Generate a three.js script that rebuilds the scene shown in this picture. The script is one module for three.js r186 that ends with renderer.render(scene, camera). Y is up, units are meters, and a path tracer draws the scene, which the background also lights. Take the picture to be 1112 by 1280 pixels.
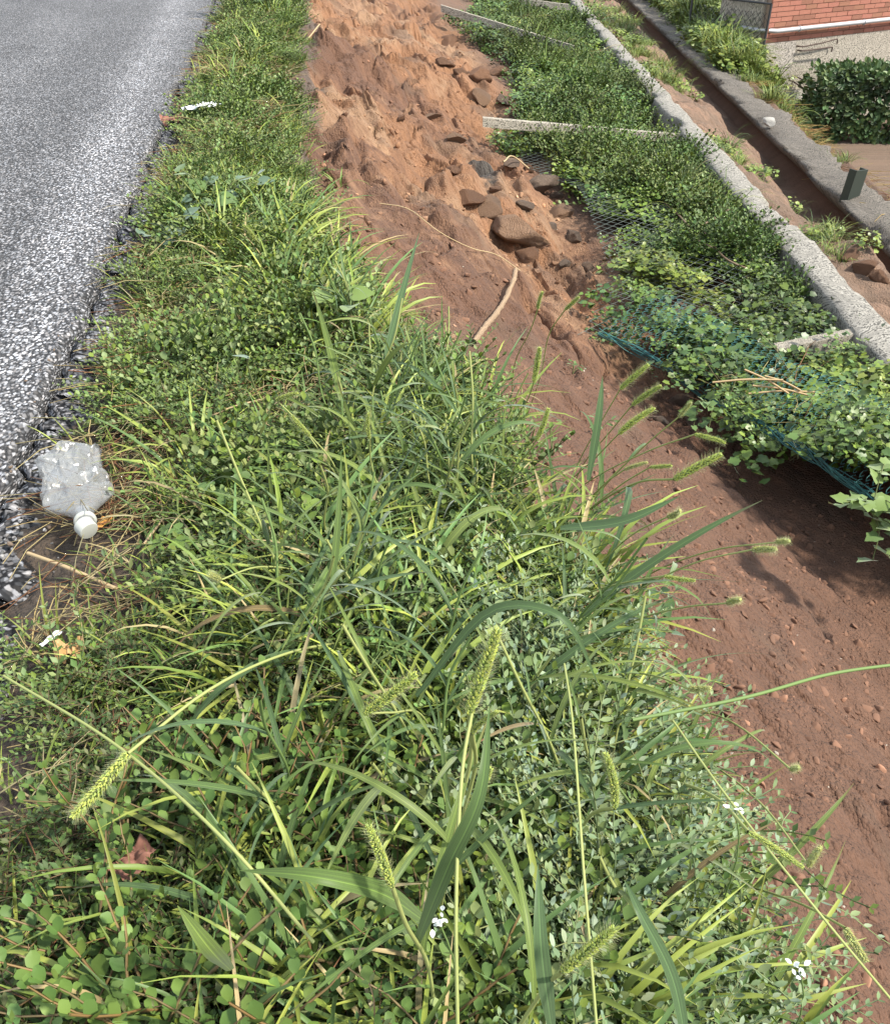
import * as THREE from 'three';
import { ImprovedNoise } from 'three/addons/math/ImprovedNoise.js';
import { mergeGeometries, mergeVertices, toCreasedNormals } from 'three/addons/utils/BufferGeometryUtils.js';

// ------------------------------------------------------------ camera, sky, sun, exposure
const scene = new THREE.Scene();
const CAM_H = 0.85, PITCH = 35.4 * Math.PI / 180, FOCAL = 1110;     // FOCAL in pixels of a 1112 x 1280 frame
const camera = new THREE.PerspectiveCamera(2 * Math.atan(640 / FOCAL) * 180 / Math.PI, 1112 / 1280, 0.02, 3000);
camera.position.set(0, CAM_H, 0);
camera.rotation.set(-PITCH, 0, 0);
camera.updateMatrixWorld();
const renderer = new THREE.WebGLRenderer({ antialias: true });
renderer.toneMapping = THREE.LinearToneMapping;
renderer.toneMappingExposure = 2.2;
renderer.shadowMap.enabled = true;
const SKY_K = 0.72;
const SUN_AZ = 100 * Math.PI / 180, SUN_EL = 50 * Math.PI / 180;      // azimuth measured from straight ahead to the east side
const toSun = new THREE.Vector3(Math.cos(SUN_EL) * Math.sin(SUN_AZ), Math.sin(SUN_EL), -Math.cos(SUN_EL) * Math.cos(SUN_AZ));
{                                                                      // hazy pale daytime sky, brighter round the sun
  const w = 512, h = 256, d = new Float32Array(w * h * 4);
  for (let j = 0; j < h; j++) for (let i = 0; i < w; i++) {
    const el = ((j + 0.5) / h - 0.5) * Math.PI, az = ((i + 0.5) / w - 0.5) * 2 * Math.PI, v = new THREE.Vector3(Math.cos(el) * Math.cos(az), Math.sin(el), Math.cos(el) * Math.sin(az));
    const up = Math.max(0, Math.sin(el)), z = Math.pow(up, 0.55), c = Math.max(0, v.dot(toSun)), glow = 0.35 * Math.pow(c, 6) + 0.5 * Math.pow(c, 40), k = (j * w + i) * 4;
    d[k] = SKY_K * (0.90 - 0.30 * z + glow); d[k + 1] = SKY_K * (0.92 - 0.20 * z + glow * 0.97); d[k + 2] = SKY_K * (0.95 - 0.06 * z + glow * 0.9); d[k + 3] = 1;
  }
  const t = new THREE.DataTexture(d, w, h, THREE.RGBAFormat, THREE.FloatType); t.mapping = THREE.EquirectangularReflectionMapping; t.magFilter = t.minFilter = THREE.LinearFilter; t.needsUpdate = true; t.colorSpace = THREE.LinearSRGBColorSpace;
  scene.background = t; scene.environment = t;
}
const sun = new THREE.DirectionalLight(new THREE.Color(1, 0.94, 0.83), 3.5);
sun.position.copy(toSun).multiplyScalar(60); sun.target.position.set(0, 0, -5);
sun.castShadow = true; sun.shadow.radius = 9; sun.shadow.mapSize.set(4096, 4096);
Object.assign(sun.shadow.camera, { left: -20, right: 20, top: 20, bottom: -20, near: 1, far: 140 });
scene.add(sun, sun.target);

// ------------------------------------------------------------ helpers
function rng(a) { return () => { a |= 0; a = a + 0x6D2B79F5 | 0; let t = Math.imul(a ^ a >>> 15, 1 | a); t = t + Math.imul(t ^ t >>> 7, 61 | t) ^ t; return ((t ^ t >>> 14) >>> 0) / 4294967296; }; }
let R = rng(7);
const rr = (a, b) => a + (b - a) * R();
const pick = (a) => a[Math.floor(R() * a.length)];
const noise = new ImprovedNoise();
const N2 = (x, y, s = 0) => noise.noise(x, y, s + 0.37);
const fbm = (x, y, s = 0, o = 4) => { let v = 0, a = 0.5; for (let i = 0; i < o; i++) { v += a * N2(x, y, s + i * 7.1); x *= 2.03; y *= 2.03; a *= 0.5; } return v; };
const ridge = (x, y, s = 0) => 1 - Math.abs(N2(x, y, s)) * 2;
const hash = (x, y, s) => { let h = Math.imul(x, 374761393) + Math.imul(y, 668265263) + Math.imul(s, 974634777) | 0; h = Math.imul(h ^ h >>> 13, 1274126177); return ((h ^ h >>> 16) >>> 0) / 4294967296; };
function cells(x, y, s) { const ix = Math.floor(x), iy = Math.floor(y); let a = 9, b = 9, id = 0; for (let j = -1; j <= 1; j++) for (let i = -1; i <= 1; i++) { const cx = ix + i, cy = iy + j, d = Math.hypot(cx + hash(cx, cy, s) - x, cy + hash(cx, cy, s + 1) - y); if (d < a) { b = a; a = d; id = hash(cx, cy, s + 2); } else if (d < b) b = d; } return [b - a, id]; }
const clamp = (v, a = 0, b = 1) => Math.min(b, Math.max(a, v));
const sst = (a, b, v) => { const t = clamp((v - a) / (b - a)); return t * t * (3 - 2 * t); };
const lerp = (a, b, t) => a + (b - a) * t;
const V = (x, y, z) => new THREE.Vector3(x, y, z);
function knots(F, k) { if (F <= k[0][0]) return k[0][1]; for (let i = 1; i < k.length; i++) if (F <= k[i][0]) return lerp(k[i - 1][1], k[i][1], (F - k[i - 1][0]) / (k[i][0] - k[i - 1][0])); return k[k.length - 1][1]; }
const taken = {};
function numbered(n) { const k = taken[n] = (taken[n] ?? -1) + 1; return k ? n + '_' + String(k).padStart(3, '0') : n; }
function thing(name, label, category, group, pos) { const o = new THREE.Group(); o.name = numbered(name); o.userData = { label, category, kind: 'thing' }; if (group) o.userData.group = group; if (pos) o.position.copy(pos); scene.add(o); return o; }
function tag(o, label, category, group, kind) { Object.assign(o.userData, { label, category }); if (group) o.userData.group = group; if (kind) o.userData.kind = kind; return o; }
function mesh(name, g, m, parent) { const o = new THREE.Mesh(g, m); o.name = parent === scene ? numbered(name) : name; o.castShadow = o.receiveShadow = true; parent.add(o); return o; }
function mat(r, g, b, rough = 0.9, extra = {}) { const m = new THREE.MeshPhysicalMaterial({ roughness: rough, side: THREE.DoubleSide, ...extra }); m.color.setRGB(r, g, b); return m; }
function leafMat(rough = 1, trans = 0.34, coat = 0.22, r = 1, g = 1, b = 1) { return mat(r, g, b, 1, { vertexColors: true, transmission: trans, thickness: 0, clearcoat: coat, clearcoatRoughness: 0.42 }); }
const rayOf = (px, py) => { const u = 640 - py; return [px - 556, -(FOCAL * Math.sin(PITCH) - Math.cos(PITCH) * u), FOCAL * Math.cos(PITCH) + Math.sin(PITCH) * u]; };
const at = (px, py, depth) => { const [x, y, f] = rayOf(px, py), t = depth / FOCAL; return V(x * t, CAM_H + y * t, -f * t); };
function toPix(x, y, F) { const dy = y - CAM_H, d = F * Math.cos(PITCH) - dy * Math.sin(PITCH), u = F * Math.sin(PITCH) + dy * Math.cos(PITCH); return d < 0.05 ? [9e3, 9e3, d] : [556 + x / d * FOCAL, 640 - u / d * FOCAL, d]; }
const inView = (x, y, F, m = 140) => { const [a, b] = toPix(x, y, F); return a > -m && a < 1112 + m && b > -m && b < 1280 + m; };

// pale midrib and fine parallel veins of a grass blade
const veins = (() => { const n = 128, d = new Uint8Array(n * n * 4), r = rng(77), lines = Array.from({ length: n }, () => r()); for (let y = 0; y < n; y++) for (let x = 0; x < n; x++) { const q = Math.abs(x - 63.5), rib = Math.exp(-((q / 3.2) ** 2)), v = Math.min(1, 0.74 + 0.13 * (lines[x] - 0.5) * 2 + 0.05 * Math.sin(x * 1.3) + 0.3 * rib + (r() - 0.5) * 0.07 - (r() < 0.004 ? 0.25 : 0)), k = (y * n + x) * 4; d[k] = 255 * v * (0.96 + 0.04 * rib); d[k + 1] = 255 * v; d[k + 2] = 255 * v * (0.95 + 0.05 * rib); d[k + 3] = 255; } const t = new THREE.DataTexture(d, n, n); t.wrapS = t.wrapT = THREE.RepeatWrapping; t.magFilter = THREE.LinearFilter; t.colorSpace = THREE.SRGBColorSpace; t.needsUpdate = true; return t; })();
// collects leaf strips, tubes and lobed leaves into one geometry with vertex colours
class MB {
  constructor() { this.p = []; this.c = []; this.i = []; this.t = []; }
  v(a, c, u = 0.3, w = 0.3) { this.p.push(a.x, a.y, a.z); this.c.push(c[0], c[1], c[2]); this.t.push(u, w); return this.p.length / 3 - 1; }
  strip(o, dir, up, L, W, c, { segs = 5, curl = 0.8, fold = 0.25, prof = 'blade', twist = 0, tip = null } = {}) {
    let T = dir.clone().normalize(), S = V().crossVectors(T, up); if (S.lengthSq() < 1e-6) S = V().crossVectors(T, V(1, 0.2, 0.1)); S.normalize();
    let Nn = V().crossVectors(S, T).normalize(); const p = o.clone(); let prev = null; const st = L / segs;
    for (let k = 0; k <= segs; k++) {
      const s = k / segs; if (tip && s > 0.86) c = tip;
      let w = prof === 'blade' ? Math.min(1, 0.5 + s * 2.4) * (1 - Math.pow(s, 2.4)) : prof === 'oval' ? Math.sin(Math.PI * clamp(s * 0.94 + 0.03)) : prof === 'round' ? Math.pow(Math.sin(Math.PI * clamp(Math.pow(s, 1.25) * 0.9 + 0.06)), 0.6) : Math.sin(Math.PI * clamp(Math.pow(s, 0.6) * 0.95 + 0.04));
      w = Math.max(w, 0.03) * W * 0.5;
      const S2 = twist ? S.clone().applyAxisAngle(T, twist * s) : S, dn = Nn.clone().multiplyScalar(-fold * w);
      const row = [this.v(p.clone().addScaledVector(S2, -w), c, 0.02, s * 3), this.v(p.clone().add(dn), c, 0.5, s * 3), this.v(p.clone().addScaledVector(S2, w), c, 0.98, s * 3)];
      if (prev) for (const q of [0, 1]) this.i.push(prev[q], prev[q + 1], row[q], prev[q + 1], row[q + 1], row[q]);
      prev = row; p.addScaledVector(T, st);
      const a = -curl / segs; T.applyAxisAngle(S, a); Nn.applyAxisAngle(S, a);
    }
    return p;
  }
  tube(pts, r0, r1, c, sides = 4) {
    let prev = null; const n = pts.length;
    for (let k = 0; k < n; k++) {
      const T = pts[Math.min(n - 1, k + 1)].clone().sub(pts[Math.max(0, k - 1)]).normalize();
      const A = V().crossVectors(T, Math.abs(T.y) < 0.9 ? V(0, 1, 0) : V(1, 0, 0)).normalize(), B = V().crossVectors(T, A), r = lerp(r0, r1, k / (n - 1)), row = [];
      for (let q = 0; q < sides; q++) { const a = q / sides * Math.PI * 2; row.push(this.v(pts[k].clone().addScaledVector(A, Math.cos(a) * r).addScaledVector(B, Math.sin(a) * r), c)); }
      if (prev) for (let q = 0; q < sides; q++) { const q2 = (q + 1) % sides; this.i.push(prev[q], row[q], prev[q2], prev[q2], row[q], row[q2]); }
      prev = row;
    }
  }
  lobed(o, dir, up, L, c, outline, cup = 0.15) {
    const T = dir.clone().normalize(), S = V().crossVectors(T, up).normalize(), Nn = V().crossVectors(S, T);
    const P = (u, v) => o.clone().addScaledVector(S, u * L).addScaledVector(T, v * L).addScaledVector(Nn, cup * L * (u * u * 1.6 + (v - 0.4) * (v - 0.4) * -0.8));
    const m = this.v(P(0, 0.32), c), ids = outline.map(([u, v]) => this.v(P(u, v), c));
    for (let k = 0; k < ids.length; k++) this.i.push(m, ids[k], ids[(k + 1) % ids.length]);
  }
  geo() { const g = new THREE.BufferGeometry(); g.setAttribute('position', new THREE.Float32BufferAttribute(this.p, 3)); g.setAttribute('color', new THREE.Float32BufferAttribute(this.c, 3)); g.setAttribute('uv', new THREE.Float32BufferAttribute(this.t, 2)); g.setIndex(this.i); g.computeVertexNormals(); return g; }
}
const jit = (c, a = 0.18) => { const k = 1 + rr(-a, a), h = rr(-0.06, 0.06); return [c[0] * k * (1 + h * 1.6), c[1] * k, c[2] * k * (1 - h * 2)]; };
const curve = (pts, n) => new THREE.CatmullRomCurve3(pts).getPoints(n);
function texture(w, h, f, srgb) { const d = new Uint8Array(w * h * 4); f(d); const t = new THREE.DataTexture(d, w, h); t.wrapS = t.wrapT = THREE.RepeatWrapping; t.magFilter = THREE.LinearFilter; t.minFilter = THREE.LinearMipmapLinearFilter; if (srgb) t.colorSpace = THREE.SRGBColorSpace; t.needsUpdate = true; return t; }

// ------------------------------------------------------------ terrain profile (F = metres ahead of the camera, z = -F)
const xRoad = (F) => -0.5 - 0.165 * F;
const kTop = [[-3, 0.35], [0.4, 0.24], [1, 0.16], [1.6, 0.02], [2.1, -0.2], [2.7, -0.43], [3.7, -0.66], [6, -0.95], [9.5, -1.38], [14, -2.0], [60, -9]];
const kFootX = [[-3, 2.3], [0.4, 1.8], [2.15, 1.47], [3.2, 1.18], [5.1, 0.9], [6.85, 0.55], [9.9, 0.28], [13.3, -0.12], [20, -0.9], [60, -7]];
const kFootY = [[0.4, -1.28], [2.15, -1.2], [5, -1.12], [6.85, -1.02], [9.9, -0.85], [13.3, -0.66], [30, -0.6]];
const xWallA = (F) => 1.8 + 0.022 * F, xWallB = (F) => 2.72 + 0.055 * F;
const WALL_A_TOP = -0.85, WALL_B_TOP = -1.2;
function profile(F) {
  const r = xRoad(F), t = knots(F, kTop), fx = knots(F, kFootX), fy = knots(F, kFootY), a = xWallA(F), b = xWallB(F);
  return [[-70, 3], [-14, 0.2], [-9, -0.07], [r - 0.12, -0.07], [r + 0.02, -0.045], [lerp(r, t, 0.5), 0.0], [t - 0.06, -0.03], [t + 0.03, -0.1], [t + 0.1, -0.24], [fx, fy], [fx + 0.25, fy - 0.02], [a - 0.05, -1.14], [a + 0.27, -0.96], [a + 0.62, -1.12], [b - 0.34, -1.27], [b - 0.2, -1.36], [b - 0.04, -1.5], [b + 0.12, -1.52], [b + 0.36, -1.3], [b + 0.5, -1.27], [b + 1.6, -2.38], [b + 2.4, -2.46], [70, -2.6]];
}
const SUB = [3, 6, 30, 6, 34, 34, 10, 14, 170, 14, 50, 4, 12, 40, 10, 8, 3, 4, 8, 36, 14, 12];
function zoneW(x, p) { return { scarp: sst(p[6][0] - 0.02, p[8][0] + 0.06, x) * (1 - sst(p[9][0] - 0.05, p[10][0] + 0.3, x)), verge: sst(p[3][0], p[4][0], x) * (1 - sst(p[6][0] - 0.05, p[7][0], x)), bank: sst(p[9][0], p[10][0] + 0.2, x) * (1 - sst(p[11][0], p[12][0], x)), mid: sst(p[11][0], p[12][0], x) * (1 - sst(p[16][0], p[17][0] + 0.05, x)), yard: sst(p[18][0], p[19][0] + 0.1, x) }; }
function groundY(x, F, p = profile(F)) {
  let y = p[0][1];
  for (let i = 1; i < p.length; i++) if (x <= p[i][0] || i === p.length - 1) { y = lerp(p[i - 1][1], p[i][1], clamp((x - p[i - 1][0]) / Math.max(1e-4, p[i][0] - p[i - 1][0]))); break; }
  const w = zoneW(x, p);
  if (w.scarp > 0) {
    const rough = lerp(0.22, 1, sst(2.6, 4.6, F)), wx = x + 0.12 * N2(x * 3, F * 3, 44), wF = F + 0.16 * N2(x * 3, F * 3, 45);
    const [e1, h1] = cells(wx * 2.6 + wF * 0.5, wF * 1.7, 5), [e2, h2] = cells(wx * 5.4 + wF * 1.6, wF * 4.2, 9), [e3, h3] = cells(wx * 15, wF * 13, 13);
    y += w.scarp * rough * (0.15 * N2(x * 1.3, F * 0.9, 3) + 0.07 * N2(x * 3.3 + F, F * 2.1, 15) + 0.13 * (h1 - 0.5) * sst(0, 0.24, e1) + 0.045 * (h2 - 0.4) * sst(0, 0.3, e2) + 0.015 * h3 * sst(0, 0.3, e3) - 0.05 * sst(0.07, 0, e1) * sst(-0.1, 0.2, N2(x * 2, F * 2, 46)));
    const top = p[8], foot = p[9], q = clamp((x - top[0]) / (foot[0] - top[0])) * 5 + 0.9 * N2(x * 1.6, F * 0.8, 61) + 0.5 * N2(x * 4, F * 3, 62), fq = q - Math.floor(q);   // ledges where slabs of clay broke away
    y += w.scarp * rough * 0.75 * (foot[1] - top[1]) / 5 * (sst(0.45, 0.98, fq) - fq);
    y += w.scarp * (0.008 * N2(x * 22, F * 20, 31) + 0.007 * fbm(x * 50, F * 46, 41, 2) + 0.05 * N2(x * 2.1, F * 2.3, 77) + 0.017 * (h3 - 0.5) * sst(0, 0.3, e3));
  }
  if (w.verge > 0) y += w.verge * (0.035 * N2(x * 4, F * 4, 51) + 0.012 * N2(x * 14, F * 14, 52) + 0.004 * N2(x * 60, F * 60, 53));
  if (w.bank > 0) y += w.bank * (0.06 * N2(x * 2.2, F * 1.5, 54) + 0.02 * N2(x * 11, F * 9, 55));
  if (w.mid > 0) y += w.mid * (0.12 * N2(x * 2.5, F * 1.2, 56) + 0.06 * Math.abs(N2(x * 8, F * 6, 57)) + 0.015 * N2(x * 25, F * 25, 58) + 0.16 * Math.exp(-((F - 5.2) ** 2) / 0.5 - ((x - 2.62) ** 2) / 0.05) - 0.3 * Math.exp(-((F - 6.7) ** 2) / 0.5 - ((x - 2.9) ** 2) / 0.05));
  if (w.yard > 0) y += w.yard * (0.1 * N2(x * 1.1, F * 1.1, 59) + 0.03 * N2(x * 5, F * 5, 60));
  return y;
}
function groundAt(px, py) { const [x, y, f] = rayOf(px, py); let t = 0.0004; for (; t < 0.06; t *= 1.004) if (CAM_H + y * t < groundY(x * t, f * t)) break; return V(x * t, groundY(x * t, f * t), -f * t); }

// soil colours: noise patches set browner near and more orange far off, with grain
const ORANGE = [0.275, 0.138, 0.07], OCHRE = [0.33, 0.205, 0.122], RED = [0.158, 0.081, 0.049], DARK = [0.125, 0.077, 0.051], BROWN = [0.19, 0.125, 0.085], TOPS = [0.085, 0.062, 0.045], YARD = [0.18, 0.125, 0.088];
const mix3 = (a, b, t) => [lerp(a[0], b[0], t), lerp(a[1], b[1], t), lerp(a[2], b[2], t)];
function soilColor(x, F, p) {
  const w = zoneW(x, p), g = N2(x * 9, F * 9, 81) * 0.5 + N2(x * 33, F * 33, 82) * 0.5, big = N2(x * 1.4, F * 1.1, 83);
  let c = x > p[8][0] ? RED : TOPS;
  const far = sst(-0.22, 0.3, N2(x * 0.55 + 11.47, F * 0.34 + 7.79, 88) + big * 0.4 + g * 0.3);
  let s = mix3(RED, ORANGE, far);
  s = mix3(s, OCHRE, 0.75 * sst(0.0, 0.35, N2(x * 2.2 + 5, F * 1.7, 84) + g * 0.35) * far);
  s = mix3(s, DARK, 0.55 * sst(0.22, 0.4, N2(x * 3.4, F * 2.6, 85) + g * 0.3));
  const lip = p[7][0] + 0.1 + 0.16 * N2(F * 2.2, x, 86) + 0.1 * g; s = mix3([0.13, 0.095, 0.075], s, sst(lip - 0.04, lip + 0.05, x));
  const burn = Math.hypot((x - 0.28) / 0.22, (F - 6.1) / 0.3) + 0.5 * g + 0.5 * N2(x * 6, F * 6, 87); s = mix3([0.085, 0.072, 0.06], s, sst(0.6, 0.95, burn));   // patch of charred earth
  c = mix3(c, s, sst(0.1, 0.6, w.scarp));
  c = mix3(c, mix3(BROWN, RED, 0.5 + g), w.bank);
  c = mix3(c, mix3(BROWN, [0.27, 0.165, 0.11], clamp(0.5 + big + g)), w.mid);
  c = mix3(c, mix3(YARD, BROWN, clamp(0.4 + big * 1.4 + g)), w.yard);
  const k = 1 + 0.35 * g; return [c[0] * k, c[1] * k, c[2] * k];
}
const soilBump = texture(1024, 1024, (d) => {
  const n = 1024, h = new Float32Array(n * n), r = rng(3);
  const blob = (cx, cy, rad, hgt) => { for (let y = -rad; y <= rad; y++) for (let x = -rad; x <= rad; x++) { const q = 1 - (x * x + y * y) / (rad * rad); if (q > 0) { const k = ((cy + y + n) % n) * n + ((cx + x + n) % n); h[k] = Math.max(h[k], hgt * Math.sqrt(q)); } } };
  for (let k = 0; k < 17000; k++) { const s = Math.pow(r(), 3); blob(Math.floor(r() * n), Math.floor(r() * n), Math.ceil(2 + s * 16), 0.16 + s * 0.6 * r() + 0.12 * r()); }
  for (let k = 0; k < n * n; k++) { const v = clamp(h[k] + 0.18 * r()) * 255; d[k * 4] = d[k * 4 + 1] = d[k * 4 + 2] = v; d[k * 4 + 3] = 255; }
});
{
  const rows = []; for (let F = -5; F < 0.12; F += 0.13) rows.push(F); for (let F = 0.15; F < 62; F += F < 2.6 ? F * 0.009 : F < 10 ? 0.0235 : F < 14 ? 0.05 : F * 0.012) rows.push(F);
  const pos = [], col = [], uv = [], idx = []; let nc = 0;
  for (const F of rows) {
    const p = profile(F); nc = 0; let arc = 0, lx = null, ly = 0;
    for (let s = 0; s < SUB.length; s++) for (let k = 0; k < SUB[s] + (s === SUB.length - 1 ? 1 : 0); k++) {
      const x = lerp(p[s][0], p[s + 1][0], k / SUB[s]), y = groundY(x, F, p), by = lerp(p[s][1], p[s + 1][1], k / SUB[s]);
      if (lx !== null) arc += Math.hypot(x - lx, by - ly); lx = x; ly = by;
      pos.push(x, y, -F); col.push(...soilColor(x, F, p)); uv.push((arc - 70) / 0.42, F / 0.42); nc++;
    }
  }
  for (let i = 0; i + 1 < rows.length; i++) for (let k = 0; k + 1 < nc; k++) { const a = i * nc + k, b = a + 1, c = a + nc, d = c + 1; idx.push(a, b, c, b, d, c); }
  const g = new THREE.BufferGeometry(); g.setAttribute('position', new THREE.Float32BufferAttribute(pos, 3)); g.setAttribute('color', new THREE.Float32BufferAttribute(col, 3)); g.setAttribute('uv', new THREE.Float32BufferAttribute(uv, 2)); g.setIndex(idx); g.computeVertexNormals();
  const m = mat(1, 1, 1, 0.95, { vertexColors: true, bumpMap: soilBump, bumpScale: 0.015 });
  tag(mesh('hillside', g, m, scene), 'bare red brown landslide slope below the weedy verge', 'hillside', null, 'structure');
  const o = mesh('ground', new THREE.PlaneGeometry(4000, 4000).rotateX(-Math.PI / 2), mat(0.12, 0.13, 0.06, 1), scene); o.position.y = -3.4;
  tag(o, 'wide low land beyond the hillside', 'ground', null, 'structure');
}
console.log('terrain');

// ------------------------------------------------------------ road: coarse chipped asphalt with a broken edge
const T_AS = 2.4;
const asph = { col: null, bump: null };
{
  const n = 2048, G = 390, r = rng(11), cx = new Float32Array(G * G), cy = new Float32Array(G * G), tone = new Float32Array(G * G), rad = new Float32Array(G * G), hue = new Float32Array(G * G);
  for (let k = 0; k < G * G; k++) { cx[k] = r(); cy[k] = r(); const q = r(); tone[k] = q < 0.28 ? 0.05 + r() * 0.08 : q < 0.72 ? 0.16 + r() * 0.2 : 0.42 + r() * 0.36; rad[k] = 0.34 + r() * 0.4; hue[k] = r() - 0.5; }
  const dc = new Uint8Array(n * n * 4), db = new Uint8Array(n * n * 4), enc = (v) => 255 * (v <= 0.0031308 ? v * 12.92 : 1.055 * Math.pow(clamp(v), 1 / 2.4) - 0.055);
  for (let y = 0; y < n; y++) for (let x = 0; x < n; x++) {
    const u = x / n * G, v = y / n * G, iu = Math.floor(u), iv = Math.floor(v); let best = 9, bk = 0;
    for (let b = -1; b <= 1; b++) for (let a = -1; a <= 1; a++) { const k = ((iv + b + G) % G) * G + (iu + a + G) % G, dx = iu + a + cx[k] - u, dy = iv + b + cy[k] - v, dd = (Math.abs(dx) + Math.abs(dy)) * 0.5 + Math.hypot(dx, dy) * 0.5, q = dd / rad[k]; if (q < best) { best = q; bk = k; } }
    const inn = sst(1.25, 0.8, best), gr = 0.85 + 0.3 * r(), k = (y * n + x) * 4, base = 0.028 * gr, t = tone[bk] * gr, h = hue[bk] * 0.1;
    dc[k] = enc(lerp(base, t * (1 + h), inn)); dc[k + 1] = enc(lerp(base, t * 0.985, inn)); dc[k + 2] = enc(lerp(base * 1.1, t * (1.02 - h), inn)); dc[k + 3] = 255;
    const hh = inn * (0.55 + 0.45 * tone[bk]) * (1 - 0.3 * clamp(best)); db[k] = db[k + 1] = db[k + 2] = 255 * clamp(hh); db[k + 3] = 255;
  }
  asph.col = texture(n, n, (d) => d.set(dc), true); asph.bump = texture(n, n, (d) => d.set(db));
}
const asphMat = mat(1, 1, 1, 0.85, { vertexColors: true, map: asph.col, bumpMap: asph.bump, bumpScale: 0.004 });
const fragMat = mat(0.9, 0.9, 0.9, 1, { vertexColors: true, map: asph.col, bumpMap: asph.bump, bumpScale: 0.0015, specularIntensity: 0.3 });
const edgeJag = (F) => -0.055 + 0.05 * fbm(F * 2.4, 1, 91, 4) + 0.03 * N2(F * 11, 3, 92) + 0.018 * N2(F * 34, 5, 93);
// worn remains of a pale painted edge line, a band beside the road edge
const bandW = (x, F) => { const d = x - (xRoad(F) - 0.1 - 0.03 * F), w = 0.075 + 0.011 * F; return 0.95 * Math.exp(-((d / w) ** 2)) * (0.62 + 0.5 * fbm(x * 5, F * 2.2, 94) + 0.35 * N2(x * 30, F * 22, 95)) + 0.22 * sst(-0.15, 0.3, fbm(x * 3, F * 0.9, 96)); };
function roadColor(x, F) { const b = clamp(bandW(x, F) + 0.1 * fbm(x * 2, F * 1.5, 97) + 0.06 * N2(x * 40, F * 40, 98)); const k = lerp(0.43, 1, b); return [k, k, k]; }
{
  const rows = []; for (let F = -5; F < 0.3; F += 0.1) rows.push(F); for (let F = 0.3; F < 60; F *= 1 + 0.012 * clamp(F, 0.8, 3)) rows.push(F);
  const us = []; for (let k = 0; k <= 70; k++) us.push(Math.pow(k / 70, 2.2));
  const pos = [], col = [], uv = [], idx = [], nc = us.length + 3;
  for (const F of rows) {
    const e = xRoad(F) + edgeJag(F);
    const put = (x, y, du = 0) => { pos.push(x, y, -F); col.push(...roadColor(x, F)); uv.push((x + du) / T_AS, F / (T_AS * 1.45)); };
    const rough = (x) => 0.004 * N2(x * 6, F * 6, 99);
    for (let k = us.length - 1; k >= 0; k--) { const x = e - 0.012 - us[k] * 8; put(x, rough(x) - 0.006 * sst(0.1, 0, us[k] * 8)); }
    put(e, -0.016 + rough(e)); put(e + 0.012 + 0.01 * N2(F * 50, 1, 6), -0.04, 0.03); put(e - 0.03, -0.09, 0.06);
  }
  for (let i = 0; i + 1 < rows.length; i++) for (let k = 0; k + 1 < nc; k++) { const a = i * nc + k, b = a + 1, c = a + nc, d = c + 1; idx.push(a, b, c, b, d, c); }
  const g = new THREE.BufferGeometry(); g.setAttribute('position', new THREE.Float32BufferAttribute(pos, 3)); g.setAttribute('color', new THREE.Float32BufferAttribute(col, 3)); g.setAttribute('uv', new THREE.Float32BufferAttribute(uv, 2)); g.setIndex(idx); g.computeVertexNormals();
  const road = tag(mesh('road', g, asphMat, scene), 'grey asphalt road with coarse chippings and crumbled edge', 'road', null, 'structure');
  // slabs of the edge that have cracked off and sunk a little, each its own piece
  R = rng(21);
  for (let F = 0.55; F < 9;) {
    const len = rr(0.09, 0.26) * (1 + F * 0.12), gap = rr(0.008, 0.02);
    if (R() < 0.86) {
      const n = 9, wBase = rr(0.05, 0.11), top = [], pos2 = [], uv2 = [], col2 = [], idx2 = [], sink = -0.014 - rr(0, 0.016), tilt = rr(0.0, 0.2);
      for (let k = 0; k <= n; k++) { const f = F + len * k / n, taper = Math.pow(Math.sin(Math.PI * clamp(k / n * 0.9 + 0.05)), 0.35), e = xRoad(f) + edgeJag(f) + 0.014 + 0.012 * Math.abs(N2(f * 22, 2, 8)), o = e + (wBase * taper + 0.02 * N2(f * 25, 4, 18)) ; top.push([f, e, Math.max(e + 0.012, o)]); }
      for (const [f, a, b] of top) for (const [x, y] of [[a - 0.002, sink - 0.055], [a, sink - 0.006], [lerp(a, b, 0.2), sink + 0.003 * N2(f * 60, 1, 3)], [lerp(a, b, 0.6), sink - tilt * (b - a) * 0.5 + 0.005 * N2(f * 45, 9, 3)], [b, sink - tilt * (b - a) - 0.008], [b + 0.006, sink - tilt * (b - a) - 0.06]]) { pos2.push(x, y, -f); uv2.push((x + y) / T_AS + 0.4, f / (T_AS * 1.45)); const c = 0.5 + 0.1 * N2(f * 20, x * 20, 4); col2.push(c, c, c); }
      for (let k = 0; k < n; k++) for (let q = 0; q < 5; q++) { const a = k * 6 + q, b = a + 1, c = a + 6, d = c + 1; idx2.push(a, b, c, b, d, c); }
      for (const o of [0, n * 6]) idx2.push(o, o + 1, o + 5, o + 1, o + 4, o + 5, o + 1, o + 2, o + 4, o + 2, o + 3, o + 4);
      const g2 = new THREE.BufferGeometry(); g2.setAttribute('position', new THREE.Float32BufferAttribute(pos2, 3)); g2.setAttribute('color', new THREE.Float32BufferAttribute(col2, 3)); g2.setAttribute('uv', new THREE.Float32BufferAttribute(uv2, 2)); g2.setIndex(idx2); g2.computeVertexNormals();
      mesh('asphalt_fragment', g2, fragMat, road);
    }
    F += len + gap;
  }
}
console.log('road');

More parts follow.
